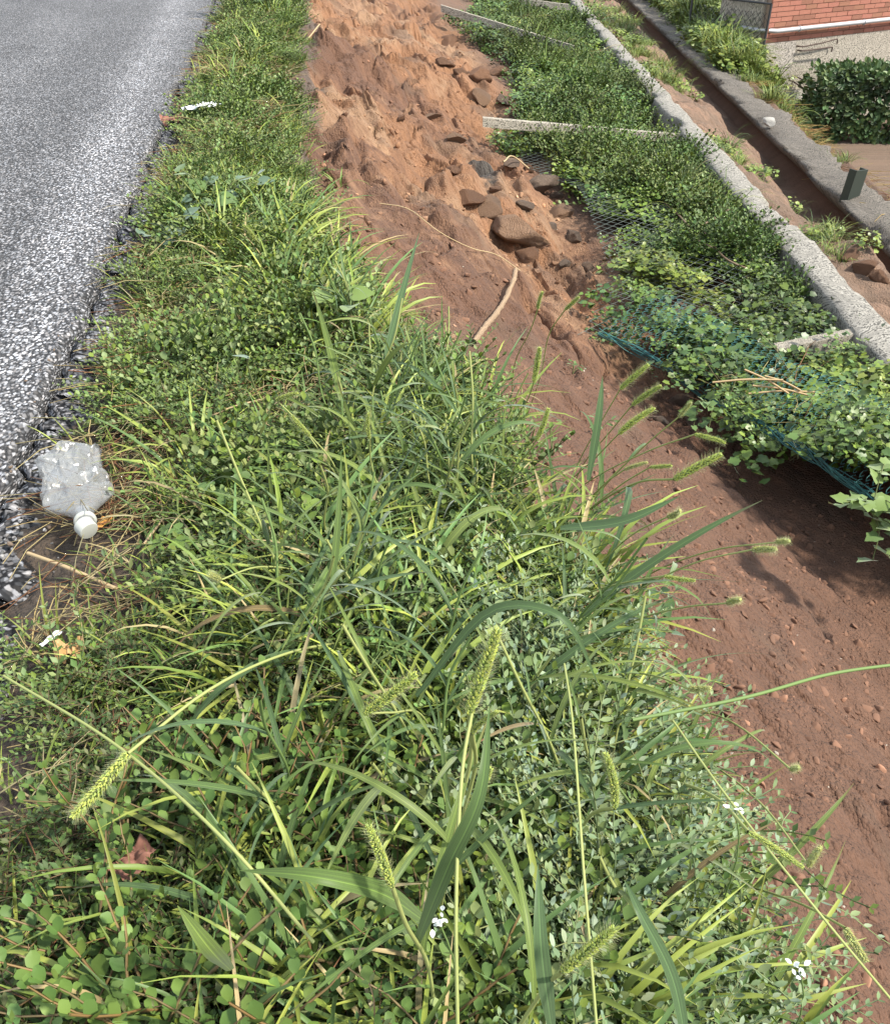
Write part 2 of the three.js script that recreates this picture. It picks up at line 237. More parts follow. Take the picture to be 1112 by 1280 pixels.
// ------------------------------------------------------------ concrete walls, building, yard
const conc = (() => {
  const n = 1024, r = rng(5), dc = new Uint8Array(n * n * 4), db = new Uint8Array(n * n * 4);
  for (let y = 0; y < n; y++) for (let x = 0; x < n; x++) {
    const k = (y * n + x) * 4, a = x / n * Math.PI * 2, b = y / n * Math.PI * 2;
    const q = noise.noise(Math.cos(a) * 3 + 9, Math.sin(a) * 3 + Math.cos(b) * 3, Math.sin(b) * 3), s = noise.noise(Math.cos(a) * 14, Math.sin(a) * 14 + Math.cos(b) * 14, Math.sin(b) * 14 + 4), f = noise.noise(Math.cos(a) * 48, Math.sin(a) * 48 + Math.cos(b) * 48, Math.sin(b) * 48 + 7), pit = r();
    const stain = sst(0.02, 0.4, s + f * 0.4 + q * 0.5), v = clamp(0.86 + 0.2 * q + 0.12 * f - 0.42 * stain + (pit - 0.5) * 0.16);
    dc[k] = 255 * v; dc[k + 1] = 252 * v; dc[k + 2] = 246 * v; dc[k + 3] = 255; db[k] = db[k + 1] = db[k + 2] = 255 * clamp(0.5 + 0.3 * f + 0.2 * s + (pit - 0.5) * 0.3); db[k + 3] = 255;
  }
  return { col: texture(n, n, (d) => d.set(dc), true), bump: texture(n, n, (d) => d.set(db)) };
})();
const concMat = (r, g, b) => mat(r, g, b, 0.93, { map: conc.col, bumpMap: conc.bump, bumpScale: 0.006 });
const wallAMat = concMat(0.43, 0.41, 0.375), wallBMat = concMat(0.22, 0.195, 0.17);
function beam(name, label, F0, F1, xl, width, top, depth, m, wob, seed, parent, under = 0) {
  const n = Math.ceil((F1 - F0) / 0.06), prof = [[0.012 + under * 1.6, -depth], [under * 1.4, -Math.min(0.3, depth * 0.9)], [under, -0.13], [0.0, -0.04], [0.02, -0.004], [0.25, 0], [0.5, 0.004], [0.75, 0.0], [0.93, -0.006], [1, -0.03], [1.0, -0.14], [0.985, -depth]], nc = prof.length;
  const pos = [], uv = [], idx = [];
  for (let i = 0; i <= n; i++) {
    const F = lerp(F0, F1, i / n), x0 = xl(F);
    prof.forEach(([u, v], k) => {
      const edge = (k === 3 || k === 4 || k === 8 || k === 9) ? 1 : 0.35, w = wob * (N2(F * 1.7, k * 0.35, seed) + 0.7 * N2(F * 7, k * 0.8, seed + 3) * edge + 0.5 * N2(F * 19, k * 1.7, seed + 5) * edge), chip = edge === 1 ? -0.055 * sst(0.2, 0.5, N2(F * 3.1, k > 5 ? 3 : 9, seed + 7)) : 0;
      pos.push(x0 + u * width + w * (u < 0.5 ? -1 : 1) - (u < 0.5 ? chip : -chip), top + v + w * 0.7 + chip * 0.8, -F); uv.push((u * width + (k < 4 ? v : 0) - (k > 8 ? v : 0)) / 0.9, F / 0.9);
    });
  }
  for (let i = 0; i < n; i++) for (let k = 0; k + 1 < nc; k++) { const a = i * nc + k, b = a + 1, c = a + nc, d = c + 1; idx.push(a, b, c, b, d, c); }
  for (const o of [0, n * nc]) { const b0 = pos.length / 3; for (let k = 0; k < nc; k++) { pos.push(pos[(o + k) * 3], pos[(o + k) * 3 + 1], pos[(o + k) * 3 + 2]); uv.push(prof[k][0] * 0.3, prof[k][1] * 1.1); } for (let k = 1; k + 1 < nc; k++) idx.push(b0, b0 + k, b0 + k + 1); }
  const g = new THREE.BufferGeometry(); g.setAttribute('position', new THREE.Float32BufferAttribute(pos, 3)); g.setAttribute('uv', new THREE.Float32BufferAttribute(uv, 2)); g.setIndex(idx);
  const g2 = g; g2.computeVertexNormals();
  return mesh(name, g2, m, parent);
}
{
  const w = thing('concrete_wall', 'long pale concrete wall top with a cracked joint beside the ivy', 'wall');
  beam('wall_section', '', -2, 5.385, (F) => xWallA(F) + 0.02, 0.2, WALL_A_TOP, 0.7, wallAMat, 0.015, 11, w);
  beam('wall_section', '', 5.41, 26, (F) => xWallA(F) - 0.01, 0.19, WALL_A_TOP + 0.015, 0.7, wallAMat, 0.014, 31, w);
  const w2 = thing('concrete_kerb_wall', 'mossy grey concrete wall top with broken edge above the yard', 'wall');
  beam('wall_slab', '', 2, 26, (F) => xWallB(F) + 0.03 * N2(F * 0.9, 2, 66), 0.35, WALL_B_TOP, 0.15, wallBMat, 0.07, 51, w2, 0.25);
  const p0 = V(xWallB(7.2) + 0.12, WALL_B_TOP - 0.03, -7.2), st = thing('steel_post_stub', 'dark green steel post stub on the mossy concrete wall', 'post', null, p0);
  const gm = mat(0.035, 0.045, 0.035, 0.6, { metalness: 0.2 });
  for (const [x, z, w3, d3] of [[0, 0, 0.13, 0.012], [-0.06, -0.035, 0.012, 0.06], [0.06, -0.035, 0.012, 0.06]]) { const q = mesh(x ? 'flange' : 'web', new THREE.BoxGeometry(w3, 0.26, d3), gm, st); q.position.set(x, 0.11, z); }
  st.rotation.set(0.05, 0.5, -0.08);
}
// building
{
  const b = thing('brick_house', 'red brick house corner on a stained concrete base with grey pipe', 'building', null, V(4.81, -1.15, -15)); b.rotation.y = Math.atan2(0.52, 0.854);   // local +x runs along the facade
  const L = 8, H = 2.6, side = 0.95, bw = 0.25, bh = 0.068;
  const core = mesh('brick_backing', new THREE.BoxGeometry(L, H, side), mat(0.3, 0.22, 0.17, 0.95), b); core.position.set(L / 2 + 0.012, H / 2, -side / 2 - 0.012);
  const bm = []; R = rng(41); for (let k = 0; k < 7; k++) { const q = rr(0.8, 1.18); bm.push(mat(0.33 * q, 0.135 * q * rr(0.9, 1.12), 0.092 * q, 0.9, { bumpMap: conc.bump, bumpScale: 0.004 })); }
  const bg = new THREE.BoxGeometry(bw - 0.008, bh - 0.009, 0.03), bg2 = new THREE.BoxGeometry(bw / 2 - 0.008, bh - 0.009, 0.03), rest = [];
  let n = 0;
  for (let r = 0; r < Math.floor(H / bh); r++) for (let k = 0; k < L / bw; k++) {
    const half = r % 2, x = k * bw + (half ? bw / 2 : 0) + bw / 2; if (x > L - bw / 2) continue;
    const z = 0.0 + rr(-0.003, 0.003), y = r * bh + bh / 2 + 0.003;
    if (r < 15 && n < 299) { const o = mesh('brick', bg, pick(bm), b); o.position.set(x, y, z); n++; if (half && k === 0) { const h = mesh('brick', bg2, pick(bm), b); h.position.set(bw / 4, y, z); n++; } }
    else { const g = bg.clone(); g.translate(x, y, z); rest.push(g); }
  }
  mesh('upper_bricks', mergeGeometries(rest), bm[2], b).userData.kind = 'stuff';
  const dark = concMat(0.34, 0.33, 0.31);
  const wall = mesh('side_wall', new THREE.BoxGeometry(0.05, H, side - 0.1), concMat(0.6, 0.55, 0.48), b); wall.position.set(-0.02, H / 2, -side / 2 - 0.05);
  const cm = concMat(0.6, 0.55, 0.48);
  const box = (name, x0, x1, y0, y1, z1, m, zd = 0.3) => { const g = new THREE.BoxGeometry(x1 - x0, y1 - y0, zd); g.translate((x0 + x1) / 2, (y0 + y1) / 2, z1 - zd / 2); const gp = g.attributes.position; for (let i = 0; i < gp.count; i++) g.attributes.uv.setXY(i, (gp.getX(i) + gp.getZ(i)) / 1.3 + x0 * 0.37, (gp.getY(i) + gp.getZ(i) * 0.2) / 1.3 + y0 * 0.21); return mesh(name, g, m, b); };
  const base = box('concrete_base', 0.0, L, -2.2, 0, 0.012, cm, side);
  const mk = (q) => concMat(0.55 * q, 0.51 * q, 0.47 * q), blocks = [mk(0.92), mk(1.05), mk(1.2), mk(1.3)];
  // pier of blocks at the corner
  box('pier_lintel', 0.0, 0.66, -0.36, -0.005, 0.045, blocks[1], 0.06); box('pier_lintel', 0.0, 0.66, -0.58, -0.368, 0.04, blocks[0], 0.06);
  for (let r = 0; r < 5; r++) for (let k = 0; k < 3; k++) { const off = r % 2 ? 0.11 : 0, x0 = Math.max(0, k * 0.25 - off), x1 = Math.min(0.66, (k + 1) * 0.25 - off); if (x1 - x0 > 0.05) box('concrete_block', x0 + 0.004, x1 - 0.004, -0.8 - r * 0.21, -0.596 - r * 0.21, 0.036 + rr(-0.004, 0.004), r < 2 ? blocks[2 + (k % 2)] : blocks[k % 3], 0.06); }
  box('whitewash_band', 0.67, L, -0.95, -0.72, 0.02, concMat(0.8, 0.78, 0.74), 0.02);
  box('render_ledge', 0.67, L, -0.72, -0.70, 0.022, cm, 0.04);
  const pm = mat(0.5, 0.5, 0.52, 0.45, { metalness: 0.4 });
  const tube = (name, pts, r, m, par = b) => mesh(name, new THREE.TubeGeometry(new THREE.CatmullRomCurve3(pts, false, 'catmullrom', 0.1), 24, r, 8), m, par);
  const pipe = tube('pipe', [V(-0.05, 0.17, -0.5), V(-0.05, 0.17, 0.05), V(0.0, 0.17, 0.09), V(0.1, 0.17, 0.09), V(3, 0.175, 0.09), V(L, 0.18, 0.09)], 0.032, pm);
  for (const x of [0.6, 2.1, 3.6]) { const c = mesh('pipe_clip', new THREE.TorusGeometry(0.036, 0.008, 6, 14), pm, pipe); c.position.set(x, 0.17, 0.09); c.rotation.y = Math.PI / 2; }
  const rm = mat(0.07, 0.045, 0.035, 0.8);
  tube('reinforcement_bar', [V(0.72, -0.08, 0), V(0.72, -0.08, 0.07), V(0.8, -0.085, 0.09), V(1.2, -0.06, 0.1), V(1.5, -0.03, 0.1), V(1.54, -0.03, 0.1), V(1.55, -0.1, 0.1)], 0.011, rm);
  tube('reinforcement_bar', [V(0.76, -0.14, 0), V(0.76, -0.14, 0.09), V(0.84, -0.14, 0.12), V(1.35, -0.13, 0.13), V(1.42, -0.13, 0.13), V(1.42, -0.2, 0.13)], 0.011, rm);
  tube('reinforcement_bar', [V(0.66, -0.55, 0), V(0.68, -0.56, 0.1), V(0.85, -0.66, 0.2), V(1.05, -0.76, 0.28)], 0.01, rm);
  tube('reinforcement_bar', [V(0.82, -0.52, 0), V(0.84, -0.53, 0.1), V(1.02, -0.63, 0.2), V(1.3, -0.74, 0.26)], 0.01, rm);
  // wire fence panel closing the gap beside the corner
  const f = thing('wire_fence_panel', 'dark wire fence panel with thin frame beside the brick house', 'fence', null, V(4.78, -2.6, -14.92)); f.rotation.y = Math.PI - 0.95;
  const fm = mat(0.05, 0.05, 0.055, 0.6, { metalness: 0.3 }), rod = (name, a, c, r) => mesh(name, new THREE.TubeGeometry(new THREE.LineCurve3(a, c), 1, r, 6), fm, f);
  const FH = 1.98, FW = 1.5;
  rod('post', V(0, 0, 0), V(0, FH, 0), 0.018); rod('post', V(FW, 0, 0), V(FW, FH, 0), 0.018); rod('rail', V(0, FH, 0), V(FW, FH, 0), 0.014); rod('rail', V(0, 0.3, 0), V(FW, 0.3, 0), 0.012);
  const wm = new MB(); for (let k = -14; k < 14; k++) for (const s of [1, -1]) { const x0 = k * 0.11, pts = []; for (let y = 0.3; y <= FH; y += 0.12) { const x = (s > 0 ? x0 + (y - 0.3) : FW - x0 - (y - 0.3)); if (x >= 0 && x <= FW) pts.push(V(x, y, 0)); } if (pts.length > 1) wm.tube(pts, 0.004, 0.004, [1, 1, 1], 3); }
  mesh('wire_mesh', wm.geo(), fm, f).userData.kind = 'stuff';
}
console.log('building');

// ------------------------------------------------------------ rocks
function rockGeo(seed, detail, flat = 0.7) {
  let g = new THREE.IcosahedronGeometry(1, detail); g.deleteAttribute('uv'); g.deleteAttribute('normal'); g = mergeVertices(g, 1e-4); const p = g.attributes.position;
  const cuts = []; const r = rng(seed * 97 + 5); for (let k = 0; k < 15; k++) cuts.push([V(r() - 0.5, r() - 0.5, r() - 0.5).normalize(), 0.45 + r() * 0.35]);
  for (let i = 0; i < p.count; i++) { const v = V(p.getX(i), p.getY(i), p.getZ(i)); for (const [nn, d] of cuts) { const q = v.dot(nn); if (q > d) v.addScaledVector(nn, d - q); } const w = 1.25 * (1 + 0.08 * noise.noise(v.x * 3 + seed, v.y * 3, v.z * 3) + 0.05 * noise.noise(v.x * 8, v.y * 8 + seed, v.z * 8) + 0.025 * noise.noise(v.x * 21, v.y * 21 + seed, v.z * 21)); v.multiplyScalar(w); p.setXYZ(i, v.x, v.y * flat, v.z); }
  const uv = []; for (let i = 0; i < p.count; i++) uv.push(p.getX(i) + p.getY(i) * 0.5, p.getZ(i) + p.getY(i) * 0.6); g.setAttribute('uv', new THREE.Float32BufferAttribute(uv, 2));
  g.computeVertexNormals(); return g;
}
const rocksG = [1, 2, 3, 4, 5, 6].map((k) => rockGeo(k, 4, 0.75));
const rockM = [[0.34, 0.205, 0.125], [0.26, 0.14, 0.08], [0.27, 0.185, 0.13], [0.28, 0.145, 0.08], [0.24, 0.17, 0.122]].map((c) => mat(...c, 0.95, { bumpMap: soilBump, bumpScale: 0.03 }));
function rock(p, s, m, label, group) { const o = mesh('rock', pick(rocksG), m, scene); o.position.copy(p); o.scale.set(s * rr(0.8, 1.25), s * rr(0.6, 0.9), s * rr(0.8, 1.2)); o.rotation.set(rr(-0.5, 0.5), rr(0, 6.3), rr(-0.5, 0.5)); tag(o, label, 'rock', group); return o; }
R = rng(61);
const pixRock = (px, py, wpx, mi, label, group) => { const p = groundAt(px, py), d = toPix(p.x, p.y, -p.z)[2]; rock(p.clone().add(V(0, wpx * d / FOCAL * 0.02, 0)), wpx * d / FOCAL * 0.5, rockM[mi], (wpx > 28 ? 'large ' : wpx < 20 ? 'small ' : '') + label, group); };
for (const [a, b, w, m] of [[598, 97, 36, 3], [620, 92, 24, 1], [640, 60, 20, 2], [670, 235, 44, 4], [698, 268, 30, 0], [655, 262, 22, 2], [715, 300, 26, 2], [690, 285, 16, 4], [640, 205, 22, 2], [668, 180, 20, 4], [560, 55, 26, 3], [575, 90, 20, 1], [630, 130, 20, 4], [705, 330, 20, 4], [660, 215, 18, 1], [620, 35, 22, 2], [650, 30, 20, 4], [600, 20, 18, 2], [615, 60, 22, 4], [735, 335, 18, 2], [645, 150, 20, 2], [625, 175, 18, 4], [675, 310, 16, 1], [695, 245, 18, 4]]) pixRock(a, b, w, m, 'angular brown rock in the rubble between the bare slope and the ivy', 'rocks in the rubble at the foot of the slope');
for (const [a, b, w, m] of [[640, 290, 70, 0], [610, 262, 40, 0], [585, 255, 34, 3], [660, 320, 34, 3], [555, 80, 26, 1], [540, 150, 22, 0], [600, 130, 26, 0], [565, 215, 26, 3], [620, 240, 22, 1], [500, 150, 14, 3], [570, 175, 22, 0]]) pixRock(a, b, w, m, 'orange brown rock embedded in the bare landslide slope', 'rocks embedded in the landslide slope');
for (const [a, b, w, m] of [[850, 500, 30, 2], [825, 525, 26, 4], [868, 530, 34, 4], [815, 500, 18, 1]]) pixRock(a, b, w, m, 'dull brown stone under the edge of the green net', 'stones under the net edge');
for (const [a, b, w, m] of [[1080, 335, 34, 3], [1100, 350, 30, 3], [1060, 325, 22, 1]]) pixRock(a, b, w, m, 'red earth clod in the trench between the concrete walls', 'earth clods between the walls');
// boulder-sized lump of pale concrete broken out of the mossy wall
{ const o = rock(V(xWallB(9.7) + 0.05, WALL_B_TOP + 0.04, -9.7), 0.07, concMat(0.8, 0.78, 0.74), 'white lump of broken concrete on the mossy wall', null); delete o.userData.group; }

// loose crumbs of soil and small pebbles on the bare slope
function instanced(name, g, m, list, parent) {
  const o = new THREE.InstancedMesh(g, m, list.length), M = new THREE.Matrix4(), c = new THREE.Color(); o.name = name; o.castShadow = o.receiveShadow = true;
  list.forEach((e, k) => { M.compose(e.p, e.q, e.s); o.setMatrixAt(k, M); c.setRGB(...(e.c || [1, 1, 1])); o.setColorAt(k, c); }); parent.add(o); return o;
}
const Q = (x, y, z) => new THREE.Quaternion().setFromEuler(new THREE.Euler(x, y, z, 'YXZ'));
function stuffGroup(name, label, category) { const o = thing(name, label, category); o.userData.kind = 'stuff'; return o; }
{
  const grp = stuffGroup('soil_crumbs', 'loose soil crumbs and pebbles strewn over the bare slope', 'soil'), lists = [[], [], []]; R = rng(71);
  const small = [7, 8, 9].map((k) => rockGeo(k, 1, 0.8));
  for (let k = 0; k < 26000; k++) {
    const F = 0.4 * Math.pow(34, R()), p = profile(F), x = lerp(p[6][0], p[11][0], R()), y = groundY(x, F, p); if (!inView(x, y, F, 40)) continue;
    const cl = N2(x * 3, F * 3, 101); if (R() > 0.45 + cl * 1.4) continue;
    const s = (0.002 + 0.011 * Math.pow(R(), 6)) * (1 + F * 0.14), c = soilColor(x, F, p), q = R(), kk = q < 0.04 ? 1.9 : rr(0.8, 1.2), wh = q < 0.02 && s < 0.008;
    lists[k % 3].push({ p: V(x, y + s * 0.05, -F), q: Q(rr(-1, 1), rr(0, 6), rr(-1, 1)), s: V(s, s * rr(0.6, 1), s * rr(0.7, 1.2)), c: wh ? [0.36, 0.31, 0.25] : [clamp(c[0] * kk), clamp(c[1] * kk), clamp(c[2] * kk)] });
  }
  lists.forEach((l, k) => instanced('crumbs', small[k], mat(1, 1, 1, 0.95), l, grp));
}
{
  const grp = stuffGroup('road_grit', 'loose grey grit and crumbs of asphalt along the broken road edge', 'grit'), lists = [[], []]; R = rng(73);
  const small = [17, 18].map((k) => rockGeo(k, 1, 0.8));
  for (let k = 0; k < 3000; k++) { const F = 0.5 * Math.pow(18, R()), x = xRoad(F) - 0.05 + 0.16 * R() * R() - 0.05 * R(), onRoad = x < xRoad(F) + edgeJag(F); if (onRoad && R() < 0.6) continue; const y = onRoad ? 0.001 : groundY(x, F) + (x < xRoad(F) + 0.05 ? 0.015 : 0), s = 0.0013 + 0.0045 * Math.pow(R(), 4), c = pick([[0.09, 0.09, 0.09], [0.16, 0.15, 0.145], [0.3, 0.29, 0.28], [0.15, 0.11, 0.08]]); lists[k % 2].push({ p: V(x, y, -F), q: Q(rr(-1, 1), rr(0, 6), rr(-1, 1)), s: V(s, s * 0.8, s * rr(0.7, 1.2)), c }); }
  lists.forEach((l, k) => instanced('grit', small[k], mat(1, 1, 1, 0.95), l, grp));
}
console.log('rocks');

// ------------------------------------------------------------ plants: shared clump shapes
const GREEN = [0.155, 0.215, 0.036], DEEP = [0.088, 0.142, 0.032], BLUE = [0.13, 0.2, 0.055], LIME = [0.27, 0.305, 0.06], PALE = [0.205, 0.25, 0.095], DRY = [0.34, 0.26, 0.13], RUST = [0.2, 0.085, 0.04];
const UP = V(0, 1, 0), dirAE = (a, e) => V(Math.cos(a) * Math.cos(e), Math.sin(e), Math.sin(a) * Math.cos(e));
function grassClump(n, L0, L1, W, spread, pal, dry = 0.1, curl = [0.5, 1.6], elev = [0.7, 1.45], segs = 5) { const m = new MB(); for (let k = 0; k < n; k++) { const a = rr(0, 6.28), r = spread * Math.sqrt(R()), L = rr(L0, L1); m.strip(V(Math.cos(a) * r, -0.004, Math.sin(a) * r), dirAE(a + rr(-0.9, 0.9), rr(...elev)), UP, L, W * rr(0.7, 1.25), jit(R() < dry ? DRY : pick(pal)), { segs, curl: rr(...curl), fold: 0.35, twist: rr(-0.7, 0.7) }); } return m.geo(); }
function sprigClump(stems, len, leafL, leafW, pal, { h = 0.03, gap = 0.012, prof = 'oval', elev = [0.05, 0.6], stemC = [0.09, 0.12, 0.04], stemR = 0.0007, pairs = true } = {}) {
  const m = new MB();
  for (let s = 0; s < stems; s++) {
    const a = rr(0, 6.28), e = rr(...elev), L = len * rr(0.6, 1.15), p = V(rr(-1, 1) * len * 0.18, rr(0, h * 0.3), rr(-1, 1) * len * 0.18), d = dirAE(a, e), pts = [p.clone()]; let q = p.clone(); const n = Math.max(3, Math.round(L / gap)); let flip = 0;
    for (let k = 1; k <= n; k++) {
      d.applyAxisAngle(UP, rr(-0.3, 0.3)); d.y += rr(-0.16, 0.1); d.normalize(); q = q.clone().addScaledVector(d, L / n); if (q.y < 0.004) { q.y = 0.004; d.y = Math.abs(d.y) * 0.6; } pts.push(q);
      const sz = rr(0.75, 1.2) * (1 - 0.35 * k / n);
      for (const sd of pairs ? [1, -1] : [flip++ % 2 ? 1 : -1]) { const ld = d.clone().applyAxisAngle(UP, sd * rr(0.7, 1.5)); ld.y += rr(0.05, 0.6); m.strip(q, ld, UP, leafL * sz, leafW * sz, jit(pick(pal), 0.22), { segs: prof === 'round' || leafL > 0.012 ? 3 : 2, curl: rr(-0.2, 0.7), fold: 0.22, prof }); }
    }
    m.tube(pts, stemR * 1.3, stemR * 0.8, jit(stemC), 3);
  }
  return m.geo();
}
function cloverClump(n, h0, h1, size, pal, spread) {
  const m = new MB();
  for (let k = 0; k < n; k++) {
    const a = rr(0, 6.28), r = spread * Math.sqrt(R()), b = V(Math.cos(a) * r * 0.6, 0, Math.sin(a) * r * 0.6), t = V(Math.cos(a) * r, rr(h0, h1), Math.sin(a) * r); m.tube([b, b.clone().lerp(t, 0.5).add(V(0, 0.006, 0)), t], 0.0007, 0.0006, jit(GREEN), 3);
    const up = V(rr(-0.45, 0.45), 1, rr(-0.45, 0.45)).normalize(), c = jit(pick(pal), 0.2), a0 = rr(0, 6.28), sz = size * rr(0.7, 1.2);
    for (let q = 0; q < 3; q++) { const d = V(1, 0, 0).applyAxisAngle(UP, a0 + q * 2.094); d.addScaledVector(up, -d.dot(up)).normalize(); d.y += 0.12; m.strip(t, d, up, sz, sz * 0.92, c, { segs: 4, curl: rr(0, 0.5), fold: 0.2, prof: 'round' }); }
  }
  return m.geo();
}
const IVY = [[0, -0.02], [0.3, -0.12], [0.47, 0.1], [0.4, 0.3], [0.46, 0.56], [0.27, 0.66], [0, 1.0], [-0.27, 0.66], [-0.46, 0.56], [-0.4, 0.3], [-0.47, 0.1], [-0.3, -0.12]];
const HEART = [[0, 0.02], [0.2, -0.12], [0.42, 0], [0.48, 0.25], [0.38, 0.52], [0.18, 0.8], [0, 1], [-0.18, 0.8], [-0.38, 0.52], [-0.48, 0.25], [-0.42, 0], [-0.2, -0.12]];
function ivyClump(n, spread, L, pal, h = 0.08) { const m = new MB(); for (let k = 0; k < n; k++) { const a = rr(0, 6.28), r = spread * Math.sqrt(R()), up = V(rr(-0.7, 0.7), 1, rr(-0.7, 0.7)).normalize(), d = dirAE(rr(0, 6.28), rr(-0.5, 0.3)), o = V(Math.cos(a) * r, rr(0, h), Math.sin(a) * r); m.lobed(o, d, up, L * rr(0.45, 1.35), jit(pick(pal), 0.3), IVY); if (R() < 0.4) m.tube([o, o.clone().add(V(rr(-0.03, 0.03), -0.03, rr(-0.03, 0.03)))], 0.001, 0.001, [0.08, 0.09, 0.04], 3); } return m.geo(); }
function dryClump(n, L0, L1) { const m = new MB(); for (let k = 0; k < n; k++) { const p = V(rr(-0.04, 0.04), rr(0.002, 0.02), rr(-0.04, 0.04)), a = rr(0, 6.28), L = rr(L0, L1), e = p.clone().add(V(Math.cos(a) * L, rr(-0.002, 0.022), Math.sin(a) * L)), mid = p.clone().lerp(e, 0.5).add(V(rr(-0.008, 0.008), rr(0, 0.008), rr(-0.008, 0.008))); m.tube([p, mid, e], rr(0.0006, 0.0012), 0.0006, jit(R() < 0.3 ? RUST : DRY, 0.3), 3); } return m.geo(); }

R = rng(101);
const grassM = mat(1, 1, 1, 0.5, { vertexColors: true, specularIntensity: 0.7 }), softM = mat(1, 1, 1, 0.55, { vertexColors: true, specularIntensity: 0.6 }), ivyM = mat(1, 1, 1, 0.42, { vertexColors: true, specularIntensity: 0.8 }), dryM = mat(1, 1, 1, 0.9, { vertexColors: true });
const mk = (n, f) => Array.from({ length: n }, f);
const gShortS = mk(5, () => grassClump(16, 0.03, 0.085, 0.0032, 0.035, [GREEN, LIME, DEEP], 0.14)), gMedS = mk(5, () => grassClump(11, 0.09, 0.2, 0.0058, 0.03, [GREEN, BLUE, LIME], 0.06, [0.6, 1.9], [0.6, 1.4], 6)), gBankS = mk(4, () => grassClump(18, 0.1, 0.28, 0.006, 0.05, [GREEN, LIME, DEEP], 0.06, [0.8, 2.2], [0.7, 1.4], 5));
const gMatS = mk(5, () => sprigClump(7, 0.085, 0.0105, 0.0058, [GREEN, DEEP, PALE], { h: 0.03 })), gRoundS = mk(5, () => sprigClump(6, 0.09, 0.0125, 0.0098, [PALE, GREEN, BLUE], { h: 0.04, prof: 'round', gap: 0.016, elev: [0.2, 1] })), gFeatherS = mk(4, () => sprigClump(7, 0.07, 0.015, 0.0032, [GREEN, DEEP, LIME], { gap: 0.006, h: 0.02 }));
const gDarkS = mk(4, () => sprigClump(7, 0.08, 0.0115, 0.005, [DEEP, [0.06, 0.095, 0.028], [0.1, 0.115, 0.04]], { gap: 0.009, h: 0.03, elev: [0.1, 0.9], stemC: [0.14, 0.09, 0.05] }));  // deeper leaf palette puts the shade of the near-left verge into colour
const gPaleV = mk(4, () => sprigClump(5, 0.16, 0.0125, 0.0065, [[0.17, 0.225, 0.11], [0.125, 0.18, 0.07], [0.24, 0.29, 0.19]], { gap: 0.013, elev: [0.1, 0.9], h: 0.05, stemC: [0.2, 0.23, 0.1] }));
const gCloverS = mk(5, () => cloverClump(11, 0.02, 0.07, 0.0105, [GREEN, DEEP, BLUE], 0.06)), gBigRound = mk(4, () => sprigClump(5, 0.12, 0.019, 0.0155, [[0.09, 0.15, 0.035], [0.12, 0.18, 0.04]], { prof: 'round', gap: 0.024, elev: [0.3, 1.1], stemC: [0.2, 0.13, 0.06], stemR: 0.0014 }));
const gDry = mk(4, () => dryClump(12, 0.03, 0.12)), gIvyS = mk(6, () => ivyClump(22, 0.1, 0.033, [DEEP, GREEN, GREEN, [0.12, 0.19, 0.05]])), gIvyYS = mk(3, () => ivyClump(19, 0.09, 0.033, [LIME, GREEN, [0.19, 0.26, 0.04]]));
// several clumps grown together make one patch, so that fewer copies overlap
function patch(gs, n, rad, lift = 0.012) {
  return mergeGeometries(mk(n, (_, k) => { const g = pick(gs).clone(), a = rr(0, 6.28), r = rad * Math.sqrt((k + R()) / n), s = rr(0.75, 1.2), b = rr(0.72, 1.05), c = g.attributes.color; g.applyMatrix4(new THREE.Matrix4().compose(V(Math.cos(a) * r, rr(-0.5, 1) * lift, Math.sin(a) * r), Q(rr(-0.2, 0.2), rr(0, 6.28), rr(-0.2, 0.2)), V(s, s, s))); for (let i = 0; i < c.array.length; i++) c.array[i] *= b; return g; }));
}
const P = (gs, n, rad, lift, v = 5) => mk(v, () => patch(gs, n, rad, lift));
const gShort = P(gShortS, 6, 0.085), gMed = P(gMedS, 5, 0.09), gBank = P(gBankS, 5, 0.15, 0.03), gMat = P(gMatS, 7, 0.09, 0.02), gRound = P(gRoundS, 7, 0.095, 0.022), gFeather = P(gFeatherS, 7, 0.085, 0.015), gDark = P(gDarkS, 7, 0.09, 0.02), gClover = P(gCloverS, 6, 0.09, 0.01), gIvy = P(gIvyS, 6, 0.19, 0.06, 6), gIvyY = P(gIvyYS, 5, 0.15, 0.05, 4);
function scatter(name, label, category, sets, n, gen) {          // gen returns {x, F, set, s, c} or null
  const grp = stuffGroup(name, label, category), buckets = new Map();
  for (let k = 0; k < n; k++) {
    const e = gen(); if (!e) continue; const p = e.y !== undefined ? e.y : groundY(e.x, e.F); if (!inView(e.x, p, e.F)) continue;
    const gs = sets[e.set], g = pick(gs.g), key = g.uuid; if (!buckets.has(key)) buckets.set(key, { g, m: gs.m, name: gs.name, l: [] });
    const s = e.s * rr(0.8, 1.25), b = rr(0.78, 1.0), sl = e.tilt ?? 0; buckets.get(key).l.push({ p: V(e.x, p + (e.dy || 0), -e.F), q: Q(rr(-0.15, 0.15), 0, rr(-0.15, 0.15) - sl).multiply(Q(0, rr(0, 6.28), 0)), s: V(s, s * rr(0.85, 1.2), s), c: e.c ? e.c.map((v) => v * b) : [b * rr(0.92, 1), b, b * rr(0.9, 1)] });
  }
  for (const { g, m, name: nm, l } of buckets.values()) instanced(nm, g, m, l, grp);
  return grp;
}
const vergeX = (F, u) => lerp(xRoad(F) + 0.1, knots(F, kTop) + 0.0, u);
const onBottle = (x, F) => Math.hypot((x + 0.58) / 0.19, (F - 1.17) / 0.27) < 1;
